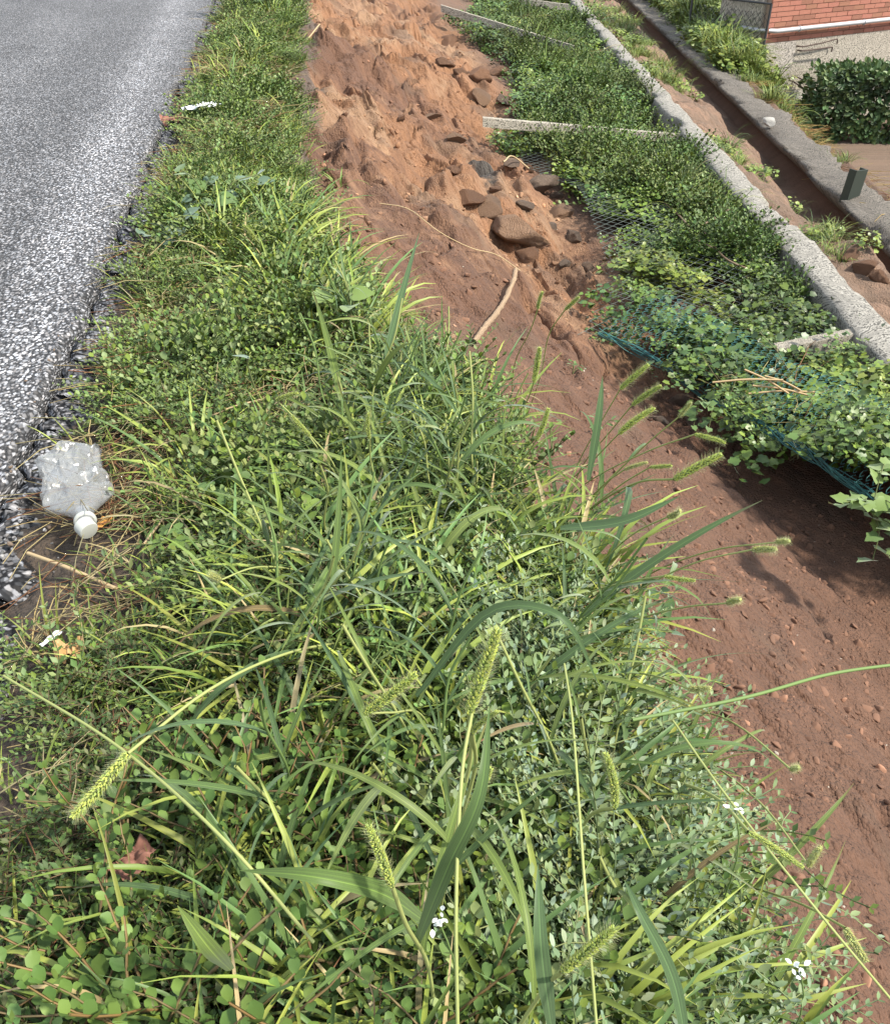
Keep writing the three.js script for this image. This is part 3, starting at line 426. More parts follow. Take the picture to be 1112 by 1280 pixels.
// bare, scruffy earth near the road edge and in patches
const bare = (x, F) => { const d = x - xRoad(F); return clamp(1.6 * Math.exp(-(((x + 0.59) / 0.13) ** 2) - (((F - 1.19) / 0.2) ** 2)) + sst(0.2, 0.03, d + 0.05 * N2(x * 9, F * 6, 111)) * 0.9 + 1.05 * Math.exp(-(((x + 0.42) / 0.17) ** 2) - (((F - 1.0) / 0.17) ** 2)) + 0.6 * Math.exp(-(((x + 0.5) / 0.2) ** 2) - (((F - 0.72) / 0.14) ** 2)) + 0.8 * sst(0.1, 0.34, N2(x * 3.5, F * 2.8, 112))); };
R = rng(111);
scatter('ground_cover', 'low mat of small leaved weeds covering the verge', 'ground cover', { mat: { g: gMat, m: softM, name: 'small_leaves' }, round: { g: gRound, m: softM, name: 'round_leaves' }, feather: { g: gFeather, m: softM, name: 'narrow_leaves' }, dark: { g: gDark, m: softM, name: 'dark_leaves' }, clover: { g: gClover, m: softM, name: 'clover_leaves' } }, 1250, () => {
  const F = 0.25 * Math.pow(46, Math.pow(R(), 0.8)), x = vergeX(F, Math.pow(R(), 0.9)), b = bare(x, F); if (R() < b * 0.85 || onBottle(x, F)) return null;
  const q = N2(x * 2.4, F * 1.7, 113) + rr(-0.35, 0.35), left = (x - xRoad(F)) < 0.5;
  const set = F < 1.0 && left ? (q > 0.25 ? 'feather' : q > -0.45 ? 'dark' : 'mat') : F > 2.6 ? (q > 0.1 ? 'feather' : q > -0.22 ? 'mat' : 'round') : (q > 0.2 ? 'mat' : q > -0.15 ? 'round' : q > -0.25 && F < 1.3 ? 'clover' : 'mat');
  return { x, F, set, s: 1 + F * 0.03, dy: F < 1.6 && R() < 0.4 ? rr(0, 0.04) : 0 };
});
scatter('short_grass', 'short mixed green grass growing through the verge weeds', 'grass', { short: { g: gShort, m: grassM, name: 'blades' }, med: { g: gMed, m: grassM, name: 'long_blades' } }, 900, () => {
  const F = 0.3 * Math.pow(38, R()), x = vergeX(F, R()), b = bare(x, F); if (R() < b * 0.8 || onBottle(x, F)) return null;
  const tuft = N2(x * 1.9 + 4, F * 1.3, 114); const u = (x - xRoad(F)) / (knots(F, kTop) - xRoad(F));
  return { x, F, set: R() < (u > 0.42 && F < 2.9 ? 0.42 : 0.04) + tuft * (u > 0.42 ? 0.35 : 0.12) ? 'med' : 'short', s: 1 + F * 0.02 };
});
scatter('dry_straw', 'dry straw and dead stems lying among the verge weeds', 'straw', { dry: { g: gDry, m: dryM, name: 'straw' } }, 1100, () => { const F = 0.3 * Math.pow(30, R()), x = vergeX(F, Math.pow(R(), 1.5)); if (R() > 0.15 + bare(x, F) * (F < 1.15 ? 0.1 : 0.9)) return null; return { x, F, set: 'dry', s: 1 + F * 0.06, dy: rr(0, 0.03) }; });
scatter('pale_vetch', 'sprawling pale blue green sprigs hanging over the slope edge', 'vetch', { v: { g: gPaleV, m: softM, name: 'sprigs' } }, 300, () => { const F = rr(0.3, 0.95), x = knots(F, kTop) + rr(-0.12, 0.08) * (F < 0.7 ? 1 : 0.6); return { x, F, set: 'v', s: rr(0.8, 1.1), dy: rr(0.0, 0.07), tilt: 0.35 }; });
scatter('round_leaf_weeds', 'round leaved trailing weeds with reddish stems in the verge', 'weeds', { b: { g: gBigRound, m: softM, name: 'leaves' } }, 46, () => { const F = rr(0.33, 0.62), x = rr(-0.34, 0.02); return { x, F, set: 'b', s: rr(0.7, 1), dy: rr(0, 0.06) }; });
// weeds scattered over the edge of the slope and the bank of the wall
R = rng(121);
const bankLeft = [[2.35, 1.5], [2.6, 1.38], [3.0, 1.22], [3.6, 0.82], [3.75, 0.56], [4.1, 0.78], [4.9, 0.98], [6.4, 0.98], [7.4, 0.46], [7.9, 0.4], [8.6, 0.62], [10.5, 0.72], [12.4, 0.1], [13.2, 0.1], [14, 0.5], [30, -0.6]];
const netEdge = [[0.82, 3.77], [0.97, 3.66], [1.13, 3.3], [1.26, 3.02], [1.37, 2.75], [1.47, 2.46], [1.56, 2.2]];
// the fallen fence lies over the bank as a sheet a little above the soil
const sheetY = (x, F) => { const e = knots(F, bankLeft), u = clamp((x - e) / (xWallA(F) - e)); return Math.max(groundY(x, F) + 0.05, -0.98 + 0.11 * N2(x * 2, F * 1.6, 131) + 0.05 * N2(x * 5, F * 4.4, 132) - 0.03 * u + 0.16 * sst(3.6, 2.4, F) * (1 - u * 0.6)); };
const openW = (x, F) => clamp(sst(0.02, 0.3, N2(x * 2.6, F * 2.1, 133)) * 0.88 + Math.exp(-(((x - 0.98) / 0.2) ** 2) - (((F - 5.9) / 0.8) ** 2)) * 1.25 + Math.exp(-(((x - 1.66) / 0.1) ** 2) - (((F - 5.0) / 0.28) ** 2)) * 1.1);
{
  const grp = scatter('ivy', 'dense ivy and weeds grown through the fallen wire fence', 'ivy', { ivy: { g: gIvy, m: ivyM, name: 'ivy_leaves' }, yellow: { g: gIvyY, m: ivyM, name: 'yellow_ivy_leaves' }, grass: { g: gBank, m: grassM, name: 'grass_blades' }, mat: { g: gRound, m: softM, name: 'small_leaves' }, dry: { g: gDry, m: dryM, name: 'dead_stems' } }, 2300, () => {
    const F = 2.35 * Math.pow(9, R()), e = knots(F, bankLeft), u = R(), x = lerp(e + 0.08, xWallA(F) - 0.03, u), o = openW(x, F); if (R() < o * 0.93) return null; if (F < 4 && netEdge.some(([nx, nf]) => Math.hypot(x - nx, F - nf) < 0.34) && R() < 0.86) return null; if (F < 4 && x < 1.0 && R() < 0.35) return null;
    const q = N2(x * 1.7, F * 1.2, 141) + rr(-0.25, 0.25), nearE = F < 4.4 || u < 0.2;
    const set = R() < 0.09 ? 'dry' : nearE ? (q > 0.18 ? 'yellow' : 'ivy') : q > 0.26 ? 'yellow' : q > 0.12 ? 'ivy' : q > -0.2 ? 'mat' : 'grass';
    return { x, F, y: sheetY(x, F), set, s: (set === 'mat' ? 1.9 : set === 'dry' ? 2.2 : set === 'grass' ? 0.9 : F > 4.4 ? 0.75 : 0.85) * rr(0.65, 1.15) * (1 + (F - 4) * 0.02), dy: rr(-0.05, 0.07) + (R() < 0.12 ? rr(0, 0.1) : 0), c: ((k) => [k * (0.92 + 0.08 * Math.sin(F * 3 + x * 5)), k, k * 0.9])(clamp(0.82 + 0.5 * N2(x * 2.8, F * 2.3, 134), 0.45, 1)) };
  });
}
scatter('trench_weeds', 'sparse weeds growing in the trench between the concrete walls', 'weeds', { grass: { g: gBank, m: grassM, name: 'blades' }, mat: { g: gMat, m: softM, name: 'leaves' }, ivy: { g: gIvyY, m: ivyM, name: 'yellow_leaves' } }, 420, () => {
  const F = 4.5 * Math.pow(5, R()), a = xWallA(F) + 0.27, b = xWallB(F) - (F > 10 ? 0.45 : 0.2), u = R(), x = lerp(a, b, u), q = N2(x * 2, F * 0.9, 151) + (F > 11 ? 0.6 : 0) + 0.75 * Math.exp(-(((x - 2.78) / 0.16) ** 2) - (((F - 7.2) / 1.0) ** 2)); if (q < 0.28 + R() * 0.2) return null;
  return { x, F, set: F > 11 ? (R() < 0.5 ? 'ivy' : 'grass') : R() < 0.35 ? 'grass' : R() < 0.5 ? 'mat' : 'ivy', s: F > 11 ? rr(0.6, 0.95) : rr(0.45, 0.85) };
});
scatter('bank_grass', 'dry and green grass on the bank above the yard', 'grass', { grass: { g: gBank, m: grassM, name: 'blades' }, dry: { g: gDry, m: dryM, name: 'straw' } }, 900, () => { const F = 6 * Math.pow(4.2, R()), b = xWallB(F) + 0.36, x = b + rr(-0.04, 1.6), up = (x - b) / 1.6; if (F < 13 && R() < up * 0.8) return null; if (F > 12.2 && x > 4.35) return null; const green = F > 12.4 || N2(x * 2, F, 161) > 0.25; return { x, F, set: green ? 'grass' : 'dry', s: green ? rr(0.6, 1.1) : rr(1.6, 2.6), c: green ? undefined : [1, 0.9, 0.6] }; });
scatter('upper_thicket', 'green creepers covering the far end of the slope', 'creepers', { ivy: { g: gIvyY, m: ivyM, name: 'leaves' }, grass: { g: gBank, m: grassM, name: 'blades' } }, 900, () => { const F = rr(13, 25), x = xWallB(F) + rr(0.4, F > 16 ? 2.6 : 1.0); return { x, F, set: R() < 0.6 ? 'ivy' : 'grass', s: rr(1, 1.8), dy: rr(0, 0.25) + (F > 16.3 ? rr(0, 1.1) * clamp((x - xWallB(F)) / 2) : 0) }; });
console.log('ground cover');

// ------------------------------------------------------------ fallen fence: concrete posts, chain link, green net edge
{
  const f = thing('fallen_wire_fence', 'fallen chain link fence with pale concrete posts under the ivy', 'fence');
  const pm = concMat(0.6, 0.55, 0.47);
  const post = (x0, F0, x1, F1, lift, r = 0.045) => {
    const n = 30, w = [[-1, -1], [-0.8, 1], [0.8, 1], [1, -1]], pos = [], uv = [], idx = [];
    for (let i = 0; i <= n; i++) { const t = i / n, x = lerp(x0, x1, t), F = lerp(F0, F1, t), y = lerp(sheetY(x0, F0), sheetY(x1, F1), t) + lift + 0.004 * N2(t * 20, r, 5); w.forEach(([a, b], k) => { pos.push(x + 0.003 * N2(t * 30, k, 3), y + b * r * 0.85, -F - a * r); uv.push(t * 2, k * 0.1); }); }
    for (let i = 0; i < n; i++) for (let k = 0; k < 4; k++) { const a = i * 4 + k, b = i * 4 + (k + 1) % 4, c = a + 4, d = b + 4; idx.push(a, c, b, b, c, d); }
    idx.push(0, 1, 2, 0, 2, 3, n * 4, n * 4 + 2, n * 4 + 1, n * 4, n * 4 + 3, n * 4 + 2);
    let g = new THREE.BufferGeometry(); g.setAttribute('position', new THREE.Float32BufferAttribute(pos, 3)); g.setAttribute('uv', new THREE.Float32BufferAttribute(uv, 2)); g.setIndex(idx); g = g.toNonIndexed(); g.computeVertexNormals(); mesh('post', g, pm, f);
  };
  post(0.3, 7.55, 1.98, 7.85, 0.13, 0.038); post(-0.05, 12.7, 1.55, 11.9, 0.15, 0.045); post(1.5, 3.72, 1.98, 3.9, 0.12, 0.04); post(1.2, 16.5, 2.0, 16.3, 0.14, 0.05);
  const wm = new MB(), cell = 0.075; R = rng(171);
  const fenceY = (x, F) => -0.915 + 0.05 * N2(x * 1.1, F * 0.9, 135);
  for (let i = 0; i < 96; i++) {                                        // zigzag wires of the chain link, each hooked to the next
    let seg = [];
    for (let k = 0; k < 46; k++) { const F = 3.9 + i * cell * 0.5 + ((k + i) % 2 ? cell * 0.5 : 0), e = knots(F, bankLeft) - 0.06, x = 0.4 + k * cell * 0.5; if (x < e || x > xWallA(F) - 0.01) { if (seg.length > 1) wm.tube(seg, 0.0017, 0.0017, [1, 1, 1], 3); seg = []; continue; } seg.push(V(x, fenceY(x, F), -F)); }
    if (seg.length > 1) wm.tube(seg, 0.0017, 0.0017, [1, 1, 1], 3);
  }
  mesh('wire_mesh', wm.geo(), mat(0.1, 0.12, 0.105, 0.6), f).userData.kind = 'stuff';
  const net = thing('green_wire_net', 'dark green hexagonal wire net rolled along the lower ivy edge', 'net');
  const edge = curve([V(0.72, -0.86, -3.85), V(0.97, -0.93, -3.66), V(1.13, -0.93, -3.3), V(1.26, -0.9, -3.02), V(1.37, -0.88, -2.75), V(1.47, -0.86, -2.46), V(1.56, -0.84, -2.2)], 90);
  const roll = new MB(); for (let s = 0; s < 11; s++) { const a0 = rr(0, 6), tw = rr(4, 9), rad = rr(0.006, 0.022), pts = edge.map((p, k) => p.clone().add(V(Math.cos(a0 + k * tw / 30) * rad, Math.sin(a0 + k * tw / 30) * rad + 0.01 * N2(k * 0.2, s, 5), Math.sin(a0 * 2 + k * 0.7) * 0.008))); roll.tube(pts, 0.0022, 0.0022, [1, 1, 1], 4); }
  const nm = mat(0.03, 0.125, 0.12, 0.5);
  mesh('rolled_edge', roll.geo(), nm, net);
  const hx = new MB(), up = [];
  const S = (u, v) => { const k = clamp(u, 0, 0.999) * 90, i = Math.floor(k), p = edge[i].clone().lerp(edge[i + 1], k - i); return p.add(V(v * 0.36, v * 0.1 + 0.035 * Math.sin(v * 3.14) + 0.01 * N2(u * 12, v * 5, 6), -v * 0.2)); };
  const nu = 58, nv = 12; for (let i = 0; i < nu; i++) for (let j = 0; j < nv; j++) { const o = j % 2 ? 0.5 : 0, u = (a) => (i + o + a) / nu, v = (b) => (j + b) / nv; hx.tube([S(u(0.25), v(0)), S(u(0), v(0.33)), S(u(0), v(0.78))], 0.0014, 0.0014, [1, 1, 1], 3); hx.tube([S(u(0.25), v(0)), S(u(0.5), v(0.33))], 0.0014, 0.0014, [1, 1, 1], 3); hx.tube([S(u(0), v(0.78)), S(u(0.25), v(1))], 0.0014, 0.0014, [1, 1, 1], 3); }
  mesh('net_mesh', hx.geo(), nm, net).userData.kind = 'stuff';
}
// bare woody vines and dead stems over the bank
{
  R = rng(181); const vm = mat(0.2, 0.14, 0.09, 0.9), dm = mat(0.45, 0.32, 0.17, 0.85);
  for (const pts of [[[830, 300], [850, 345], [880, 372]], [[845, 290], [905, 335], [910, 370]], [[800, 275], [835, 318], [850, 350]], [[870, 350], [900, 380], [930, 392]], [[838, 325], [860, 345], [905, 318]], [[905, 345], [930, 375], [925, 400]]]) {
    const w = pts.map(([a, b]) => { const p = groundAt(a, b); p.y = sheetY(p.x, -p.z) + rr(0.05, 0.14); return p; }); tag(mesh('dead_vine', new THREE.TubeGeometry(new THREE.CatmullRomCurve3(w), 20, 0.006, 5), vm, scene), 'bare brown vine stem tangled over the wire fence', 'vine', 'bare vines on the fence');
  }
  for (const [a, b, c, d] of [[890, 478, 978, 475], [935, 492, 1018, 490], [940, 482, 1010, 494], [930, 462, 985, 492], [955, 470, 1000, 488]]) { const p = at(a, b, 3.55), q = at(c, d, 3.5); tag(mesh('straw_stalk', new THREE.TubeGeometry(new THREE.CatmullRomCurve3([p, p.clone().lerp(q, 0.5).add(V(0, 0.008, 0)), q]), 10, 0.0042, 5), dm, scene), 'tan dry stalk lying on the ivy beside the green net', 'stalk', 'dry stalks on the ivy'); }
}
// leafy climbers with leaves big enough to tell apart
const weedM = [[0.075, 0.15, 0.035], [0.11, 0.19, 0.045], [0.16, 0.24, 0.05], [0.1, 0.17, 0.1], [0.05, 0.11, 0.035]].map((c) => { const m = leafMat(0.9, 0.34, 0.25, ...c); m.vertexColors = false; return m; });
const one = (f) => { const m = new MB(); f(m); return m.geo(); };
const leafHeart = one((m) => m.lobed(V(), V(0, 0.1, 1), UP, 1, [1, 1, 1], HEART, 0.2)), leafIvy = one((m) => m.lobed(V(), V(0, 0.1, 1), UP, 1, [1, 1, 1], IVY, 0.25)), leafOval = one((m) => m.strip(V(), V(0, 0.2, 1), UP, 1, 0.42, [1, 1, 1], { segs: 6, curl: 0.6, fold: 0.25, prof: 'oval' }));
function leafyPlant(name, label, category, group, root, stems, leaf, size, mats, pairs, rise = 0.4) {
  const o = thing(name, label, category, group, root), sm = mat(0.12, 0.14, 0.05, 0.85);
  for (const [dx, dy, dz] of stems) {
    const end = V(dx, dy, dz), mid = end.clone().multiplyScalar(0.5).add(V(rr(-0.02, 0.02), Math.abs(dy) * 0.3 + 0.02 * rise, rr(-0.02, 0.02))), cv = new THREE.CatmullRomCurve3([V(), mid, end]); mesh('stem', new THREE.TubeGeometry(cv, 12, 0.0016, 5), sm, o);
    for (let k = 0; k < pairs; k++) { const t = (k + 1) / pairs, p = cv.getPoint(t), l = mesh('leaf', leaf, pick(mats), o); l.position.copy(p); l.scale.setScalar(size * rr(0.65, 1.15) * (1.1 - 0.3 * t)); l.rotation.set(rr(-0.5, 0.5), Math.atan2(dx, dz) + (k % 2 ? 1 : -1) * rr(0.4, 1.4), rr(-0.5, 0.5), 'YXZ'); }
  }
  return o;
}
R = rng(191);
const ring = (n, L, h) => mk(n, (_, k) => { const a = k / n * 6.28 + rr(-0.4, 0.4), l = L * rr(0.6, 1.1); return [Math.cos(a) * l, h * rr(0.5, 1.2), Math.sin(a) * l]; });
leafyPlant('bindweed', 'pale green heart leaved bindweed low on the verge beside broken asphalt', 'weed', null, groundAt(272, 275), ring(7, 0.14, 0.13), leafHeart, 0.062, [weedM[3], weedM[1]], 3);
leafyPlant('bindweed', 'round leaved weed at the broken asphalt beside the pale bindweed', 'weed', null, groundAt(222, 315), ring(5, 0.1, 0.1), leafHeart, 0.05, [weedM[3]], 3);
leafyPlant('bramble', 'leafy bramble clump at the far end of the verge', 'bramble', null, groundAt(330, 18), ring(8, 0.35, 0.3), leafHeart, 0.11, [weedM[0], weedM[1], weedM[3]], 4);
leafyPlant('broadleaf_weed', 'bright green seedling with two broad crinkled leaves among the verge grass', 'weed', null, groundAt(430, 445), [[0.03, 0.15, 0.02], [-0.04, 0.14, 0.0], [0.01, 0.16, -0.04]], leafHeart, 0.055, [weedM[2]], 2);
leafyPlant('clover_clump', 'dark clover clump drooping over the slope edge beside bare soil', 'clover', null, groundAt(785, 790), ring(7, 0.1, 0.08), leafHeart, 0.03, [weedM[4], weedM[0]], 4);
leafyPlant('creeper', 'light green creeper sprays over the net end beside the dark hollow', 'creeper', null, at(1088, 640, 2.55), [[-0.1, 0.02, 0.0], [-0.02, -0.08, 0.12], [0.1, 0.05, 0.1], [0.05, 0.1, -0.1], [-0.06, 0.08, 0.06], [0.12, -0.1, 0.12], [0.02, 0.08, 0.12], [0.06, -0.16, 0.2]], leafIvy, 0.065, [weedM[1], weedM[2], weedM[2]], 5);
leafyPlant('ivy_strand', 'short ivy strand hanging from the net onto the bare soil', 'ivy', null, at(880, 500, 3.35), [[0.02, -0.14, 0.05], [-0.03, -0.1, 0.02]], leafIvy, 0.035, [weedM[1], weedM[2]], 6);
leafyPlant('slope_seedling', 'small bright seedling growing out of the bare soil by the root', 'seedling', null, groundAt(690, 570), ring(5, 0.06, 0.08), leafOval, 0.03, [weedM[1], weedM[2]], 4);
for (const [a, b, s] of [[745, 545, 0.03], [715, 470, 0.03]]) leafyPlant('slope_sprig', 'thin sprig rooted in bare red soil above the hollow', 'sprig', 'sprigs in the bare soil', groundAt(a, b), ring(3, 0.06, 0.06), leafOval, s, [weedM[1]], 3);
// grass tufts one can tell apart
R = rng(201);
function tuft(px, py, label, group, n, L, W, pal, y) {
  const root = groundAt(px, py); if (y) root.y = sheetY(root.x, -root.z); const o = thing('grass_tuft', label, 'grass tuft', group, root); const m = grassM;
  for (let k = 0; k < n; k++) { const a = rr(0, 6.28), g = one((q) => q.strip(V(Math.cos(a) * 0.02, -0.005, Math.sin(a) * 0.02), dirAE(a, rr(0.7, 1.4)), UP, L * rr(0.55, 1.1), W * rr(0.7, 1.2), jit(pick(pal)), { segs: 7, curl: rr(0.8, 2.1), fold: 0.35, twist: rr(-0.6, 0.6) })); mesh('blade', g, m, o); }
}
tuft(330, 75, 'lone long bladed grass tuft near the far end of the verge', null, 26, 0.3, 0.012, [GREEN, LIME]);
tuft(345, 370, 'bright grass tuft in the middle of the verge', null, 34, 0.2, 0.008, [GREEN, LIME, BLUE]); tuft(410, 385, 'bright arching grass tuft on the verge beside the slope edge', null, 26, 0.2, 0.009, [GREEN, LIME]);
leafyPlant('broadleaf_weed', 'single pale round leaf on a thin stalk above the low weeds', 'weed', null, groundAt(330, 520), [[-0.01, 0.13, 0.02]], leafHeart, 0.055, [weedM[3]], 1);
for (const [a, b, n, L] of [[255, 215, 16, 0.13], [300, 180, 14, 0.14], [385, 150, 12, 0.16], [300, 330, 20, 0.15], [440, 330, 18, 0.17], [210, 420, 16, 0.1], [475, 400, 20, 0.16], [250, 470, 14, 0.1]]) tuft(a, b, 'short bright grass tuft scattered over the low verge weeds', 'short grass tufts over the verge', n, L, 0.006, [GREEN, LIME, LIME]);
tuft(680, 105, 'fine grass tuft on the fenced bank between two posts', null, 60, 0.5, 0.012, [GREEN, DEEP], 1); tuft(745, 255, 'dark sedge tuft growing through the chain link wire', null, 46, 0.34, 0.011, [DEEP, BLUE], 1);
tuft(425, 235, 'small grass tuft leaning over the bare orange soil', null, 9, 0.16, 0.009, [GREEN, BLUE]);
console.log('fence and weeds');

// ------------------------------------------------------------ foxtail grass, plant by plant
R = rng(211);
const headGeo = mk(4, (_, v) => one((m) => {           // unit long spike along +y, packed with seeds
  const bend = [0.05, 0.16, -0.1, 0.02][v], ax = (t) => V(bend * t * t, t, 0), rad = (t) => 0.072 * Math.pow(Math.sin(Math.PI * clamp(0.12 + t * 0.84)), 0.55);
  m.tube(mk(7, (_, k) => ax(k / 6)), 0.03, 0.02, [0.16, 0.22, 0.05], 6);
  for (let k = 0; k < 260; k++) { const t = clamp((k + rr(-1, 2)) / 260), a = k * 2.4 + rr(-0.5, 0.5), r = rad(t), c = ax(t), d = V(Math.cos(a), 1.3, Math.sin(a)).normalize(), o = c.clone().add(V(Math.cos(a) * r * 0.55, 0, Math.sin(a) * r * 0.55)), col = jit([0.5, 0.54, 0.17], 0.3); const e = o.clone().addScaledVector(d, 0.036); m.tube([o, o.clone().lerp(e, 0.45), e], 0.0135, 0.005, col, 5); }
}));
const bristleGeo = mk(4, (_, v) => one((m) => { const bend = [0.05, 0.16, -0.1, 0.02][v]; for (let k = 0; k < 420; k++) { const t = clamp((k + rr(-2, 3)) / 420), a = k * 2.4 + rr(0, 1.4), c = V(bend * t * t + Math.cos(a) * 0.04, t, Math.sin(a) * 0.04), d = V(Math.cos(a), rr(0.5, 1.1), Math.sin(a)).normalize(); m.tube([c, c.clone().addScaledVector(d, rr(0.05, 0.13))], 0.0011, 0.0005, [0.6, 0.62, 0.3], 3); } }));
const headM = leafMat(0.95, 0.3, 0.1, 0.84, 0.9, 0.55), headPale = leafMat(0.95, 0.3, 0.1, 1, 0.95, 1); const brM = leafMat(0.95, 0.5, 0.0);
const palePal = one((m) => 0);
const bladeVar = mk(26, (_, k) => one((m) => m.strip(V(), V(0, Math.sin(0.9), Math.cos(0.9)), UP, 1, 0.039 * rr(0.75, 1.25), [1, 1, 1], { segs: 10, curl: [0.5, 1.0, 1.5, 2.0, 2.5][k % 5] * rr(0.85, 1.15), fold: 0.3, twist: rr(-0.9, 0.9), tip: k % 3 === 0 ? [1, 0.62, 0.7] : null })));
const bladeM = [[0.075, 0.145, 0.035], [0.09, 0.165, 0.03], [0.07, 0.14, 0.055], [0.12, 0.19, 0.035], [0.055, 0.115, 0.036], [0.15, 0.215, 0.04], [0.085, 0.15, 0.03], [0.12, 0.18, 0.04], [0.17, 0.13, 0.06]].map((c) => { const m = leafMat(0.88, 0.3, 0.3, ...[c[0] * 2.05, c[1] * 1.75, c[2] * 1.5]); m.map = veins; return m; });
const stemM = [mat(0.28, 0.31, 0.1, 0.7), mat(0.12, 0.185, 0.05, 0.7), mat(0.25, 0.25, 0.1, 0.75)];
const paleHead = leafMat(0.95, 0.3, 0.1, 1, 1, 1);
function foxtail({ root, top, headDir, headLen, leaves = 5, leafLen = 0.2, label, group, bow = 0.25, stemR = 0.0016, headW = 1, stemK, pale }) {
  const o = thing('foxtail_grass', label, 'foxtail grass', group, root), e = top.clone().sub(root), h = e.length();
  const cv = new THREE.CatmullRomCurve3([V(), e.clone().multiplyScalar(0.4).add(V(rr(-0.02, 0.02), h * bow * 0.5, rr(-0.02, 0.02))), e.clone().multiplyScalar(0.75).add(V(0, h * bow * 0.35, 0)), e]);
  mesh('stem', new THREE.TubeGeometry(cv, 22, stemR, 6), stemM[stemK ?? Math.floor(R() * 2)], o);
  const a0 = rr(0, 6.28);
  for (let k = 0; k < leaves; k++) {
    const t = 0.04 + 0.62 * (k + rr(0, 0.7)) / Math.max(1, leaves), p = cv.getPoint(t), tg = cv.getTangent(t), l = mesh('leaf', pick(bladeVar), R() < 0.03 ? bladeM[8] : bladeM[Math.floor(R() * 8)], o), L = leafLen * rr(0.6, 1.25);
    l.position.copy(p); l.scale.set(L * rr(0.75, 1.25), L, L); l.quaternion.setFromUnitVectors(UP, tg.clone().lerp(UP, 0.5).normalize()).multiply(Q(0, a0 + k * 2.6 + rr(-0.6, 0.6), 0));
  }
  if (headLen) {
    const v = Math.floor(R() * 4), hd = mesh('seed_head', headGeo[v], pale ? headPale : headM, o); hd.position.copy(e); hd.scale.set(headLen * headW * 1.25, headLen, headLen * headW * 1.25); hd.quaternion.setFromUnitVectors(UP, headDir.clone().normalize()).multiply(Q(0, rr(0, 6), 0));
    mesh('bristles', bristleGeo[v], brM, hd);
  }
  return o;
}
// [head base px, head tip px, depth at head, root px on the ground, leaves, width factor]
const G1 = 'foxtails with seed heads over the slope edge';
for (const [bx, by, tx, ty, d, gx, gy, nl, hw, lab] of [
  [586, 892, 620, 790, 0.62, 590, 1150, 4, 1, 'upright foxtail with the largest bristly seed head above the verge weeds'],
  [490, 1108, 464, 1036, 0.58, 548, 1330, 1, 1, 'foxtail with slim yellow green head on a bright bare stem'],
  [702, 1214, 765, 1166, 0.55, 640, 1330, 2, 1.2, 'foxtail with short thick hairy head low in the weeds'],
  [768, 1010, 772, 945, 0.66, 700, 1090, 2, 1, 'foxtail with curved lime head among the pale sprigs'],
  [160, 942, 98, 1018, 0.78, 470, 800, 1, 1.1, 'drooping foxtail head on a long pale stem leaning toward the road'],
  [585, 1012, 616, 965, 0.6, 540, 1180, 3, 1, 'small lime foxtail head just below the largest seed head'],
  [590, 917, 613, 884, 0.64, 600, 1120, 2, 1, 'short foxtail head half hidden behind the largest seed head'],
  [935, 1040, 1000, 1078, 0.72, 800, 1010, 2, 0.8, 'green foxtail head stretched out flat over the bare slope'],
  [842, 599, 897, 568, 1.2, 690, 700, 4, 1.1, 'big hairy green foxtail head against the dark hollow']]) {
  const b = at(bx, by, d), t = at(tx, ty, d * 0.98), L = b.distanceTo(t) * 1.05;
  foxtail({ root: groundAt(gx, Math.min(gy, 1400)), top: b, headDir: t.sub(b), headLen: L, leaves: nl, leafLen: 0.17, label: lab, headW: hw, bow: 0.2, stemK: 0 });
}
for (const [bx, by, tx, ty, d, gx, gy] of [[775, 486, 808, 455, 1.35, 690, 690], [790, 506, 825, 478, 1.34, 700, 680], [773, 542, 811, 507, 1.3, 680, 700], [848, 521, 864, 503, 1.3, 690, 720], [868, 543, 905, 550, 1.25, 660, 690], [812, 584, 840, 582, 1.2, 680, 730], [780, 587, 804, 577, 1.22, 690, 720], [834, 646, 856, 643, 1.1, 690, 770], [940, 687, 969, 686, 1.05, 700, 800], [969, 678, 986, 675, 1.08, 720, 790], [830, 720, 866, 730, 1.0, 680, 800], [908, 754, 926, 747, 1.0, 720, 830], [860, 861, 884, 863, 0.9, 720, 870], [672, 386, 674, 364, 1.5, 640, 560], [706, 387, 724, 371, 1.5, 640, 570], [667, 477, 676, 432, 1.35, 640, 620], [670, 550, 690, 514, 1.25, 630, 660], [1010, 1082, 1016, 1066, 0.78, 830, 960], [1056, 1160, 1078, 1204, 0.75, 860, 1130], [988, 962, 998, 958, 0.85, 790, 900], [345, 500, 368, 490, 1.35, 450, 640], [388, 545, 364, 522, 1.25, 480, 690], [462, 548, 453, 518, 1.2, 470, 700], [276, 725, 262, 716, 1.0, 420, 730], [320, 300, 308, 280, 1.9, 345, 370], [455, 892, 520, 850, 0.72, 560, 960]]) {
  const b = at(bx, by, d), t = at(tx, ty, d * 0.98), L = Math.max(0.012, b.distanceTo(t));
  foxtail({ root: groundAt(gx, gy), top: b, headDir: t.sub(b), headLen: L, leaves: d > 1.3 ? 0 : 2, leafLen: 0.14, stemK: 0, pale: L < 0.034, label: 'foxtail grass with pale seed head nodding on a thin stem', group: G1, headW: L < 0.03 ? 1.9 : 1.1, bow: 0.18, stemR: 0.0011 });
}
